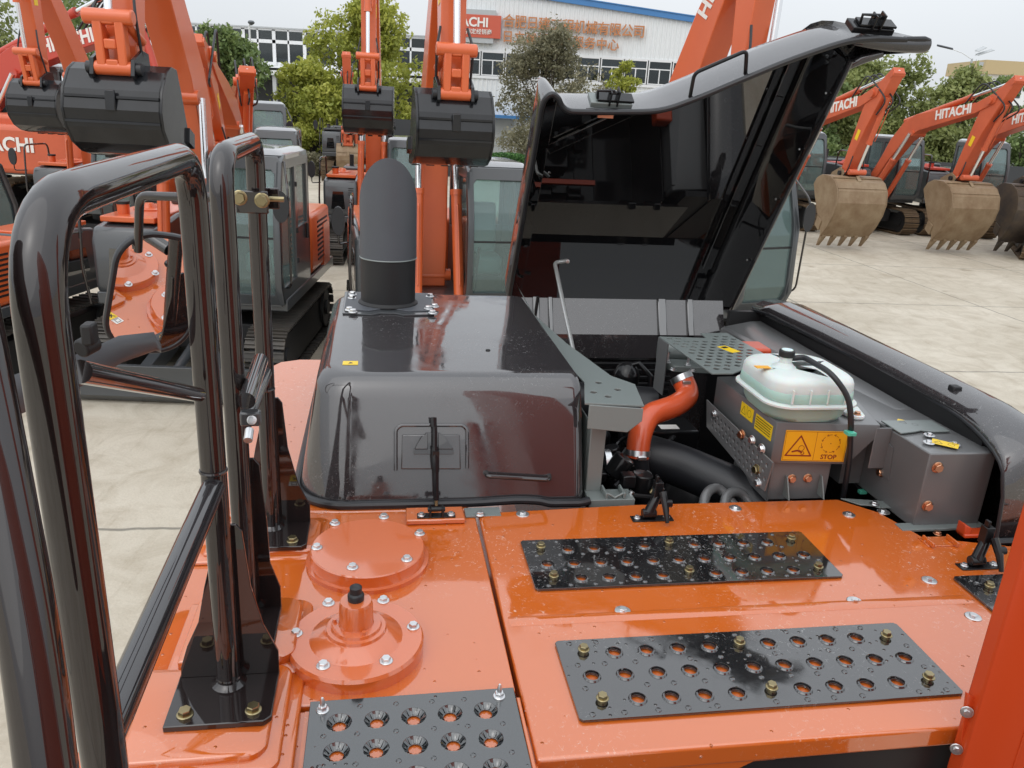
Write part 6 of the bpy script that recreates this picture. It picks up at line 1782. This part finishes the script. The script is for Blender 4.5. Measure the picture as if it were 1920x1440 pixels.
tree('lower yellow-green tree left of the tallest one, above the dark wall', 580, 300, 112, 46, 5.0, 'leaf_yellow', 12000, .13, 26, low=.14, blobs=18)
tree('rounded mid-green tree in front of the window building', 425, 300, 52, 44, 5.2, 'leaf_green', 17000, .13, 12, low=.12, blobs=18)
tree('olive-grey airy tree covering part of the wall lettering', 1015, 300, 48, 52, 6.6, 'leaf_olive', 17000, .10, 13, low=.1, blobs=22, sparse=1.05)
tree('small yellow tree in front of the workshop windows', 1160, 300, 112, 50, 2.4, 'leaf_yellow', 1800, .11, 14, low=.45, blobs=9)
tree('airy tree behind the far left booms', 25, 300, -5, 38, 5.2, 'leaf_light', 5200, .12, 15, low=.15)
tree('airy tree with pale twigs between the two left raised buckets', 165, 300, -30, 42, 6.0, 'leaf_green', 4600, .12, 16, low=.2, sparse=1.2)
tree('loose tree just right of the left raised arm', 262, 300, 22, 46, 4.2, 'leaf_green', 4200, .12, 17, low=.2)
tree('light green tree close behind the right tip of the lid', 1575, 300, 108, 52, 6.4, 'leaf_light', 14000, .14, 18, low=.1)
tree('tallest tree of the right-hand group, above the first boom', 1680, 300, 98, 55, 7.6, 'leaf_light', 17000, .14, 19, low=.1)
tree('bushy yellow-green tree behind the middle lettered boom', 1775, 300, 124, 52, 7.2, 'leaf_light', 16000, .14, 20, low=.1)
tree('darker tree beside the right street lamp', 1850, 310, 144, 53, 4.2, 'leaf_green', 8000, .13, 21, low=.1)
tree('dark distant tree between the lid and the tall boom', 1470, 300, 66, 90, 8.5, 'leaf_green', 4500, .2, 22, low=.3)
tree('distant tree behind the boom that rises over the lid', 1385, 300, 82, 88, 6, 'leaf_green', 3500, .2, 23, low=.3)
tree('half-hidden tree left of the first right-hand cab', 1530, 300, 140, 50, 5, 'leaf_green', 8000, .13, 24, low=.1)
tree('small tree in the gap between lettered booms at the right edge', 1915, 310, 170, 50, 4.5, 'leaf_green', 6000, .13, 25, low=.1)
def hedge(label, x0, x1, y0, y1, h, m, n, seed, size=.07):
    rng = np.random.default_rng(seed)
    p = np.stack([rng.uniform(x0, x1, n), rng.uniform(y0, y1, n), h * rng.uniform(0, 1, n) ** .6], 1)
    p[:, 2] *= 1 - .35 * np.abs((p[:, 0] - (x0 + x1) / 2) / ((x1 - x0) / 2)) ** 3
    a = rng.normal(size=(n, 3)); a /= np.linalg.norm(a, axis=1, keepdims=True)
    b = np.cross(a, rng.normal(size=(n, 3))); b /= np.linalg.norm(b, axis=1, keepdims=True)
    q = np.stack([p - a * size, p - b * size * .6, p + a * size, p + b * size * .6], 1).reshape(-1, 3)
    o = leaf_mesh('hedge', q, rng.uniform(0, 1, n), m)
    return tag(o, label, 'hedge')
c = gz(960, 299); hedge('clipped green hedge at the foot of the workshop wall', c.x - 1.7, c.x + 1.7, 47, 48.6, 1.35, 'leaf_hedge', 6000, 31)
c = gz(578, 330); hedge('dusty grey-green shrubs in front of the dark wall', c.x - 2.2, c.x + 1.0, c.y, c.y + 1.2, 1.15, 'leaf_olive', 5000, 32)

# ================================================================== lamp posts
lp = thing('street_lamp', 'slim white lamp post in front of the window building', 'street lamp', (gy(468, 60, 50).x, 50, 0))
zt_ = gy(468, 44, 50).z
MB().tube([(0, 0, 0), (0, 0, zt_ - .1), (.12, 0, zt_)], [.09, .06, .05], 10).build('pole', 'frame_white', lp)
MB().lathe([(.04, -.14), (.17, -.05), (.20, .02), (.14, .10), (.03, .12)], (.12, 0, zt_ + .05), 14).build('lamp_head', 'armgrey', lp)
px_ = gy(1823, 110, 57)
lp = thing('street_lamp', 'solar street lamp with a long arm, two panels and a floodlight above the right trees', 'street lamp', (px_.x, 57, 0))
MB().tube([(0, 0, 0), (0, 0, px_.z)], [.10, .06], 10).build('pole', 'wall_grey', lp)
h1 = gy(1785, 92, 57) - px_; h2 = gy(1757, 85, 57) - px_
MB().tube([(0, 0, px_.z - .05), (h1.x * .5, 0, px_.z + h1.z * .6), (h1.x, 0, px_.z + h1.z)], .025, 8).build('lamp_arm', 'frame_white', lp)
MB().loft([[Vector((h1.x + .05 + (h2.x - h1.x - .05) * t, q_ * w, px_.z + h1.z + (h2.z - h1.z) * t + zz)) for q_, zz in ((-1, 0), (-.6, .06), (.6, .06), (1, 0), (.6, -.05), (-.6, -.05))] for t, w in ((0, .05), (.15, .11), (.8, .12), (1, .04))]).build('lamp_head', 'pipe', lp)
for (a_, b_, c_) in (((1828, 97), (1847, 88), .22), ((1828, 104), (1862, 93), .18)):
    p0 = gy(*a_, 57) - px_; p1 = gy(*b_, 57) - px_
    T = frame((p0.x, 0, px_.z + p0.z), p1 - p0, (0, 1, .35))
    MB().box(.12, (p1 - p0).length, -c_, c_, -.015, .015, T).box(0, .3, -.02, .02, -.02, .0, T).build('solar_panel', 'wall_grey', lp)
p0 = gy(1839, 120, 57) - px_
MB().box(p0.x - .16, p0.x + .16, -.05, .05, px_.z + p0.z - .12, px_.z + p0.z + .12).build('floodlight', 'wall_grey', lp, .01)
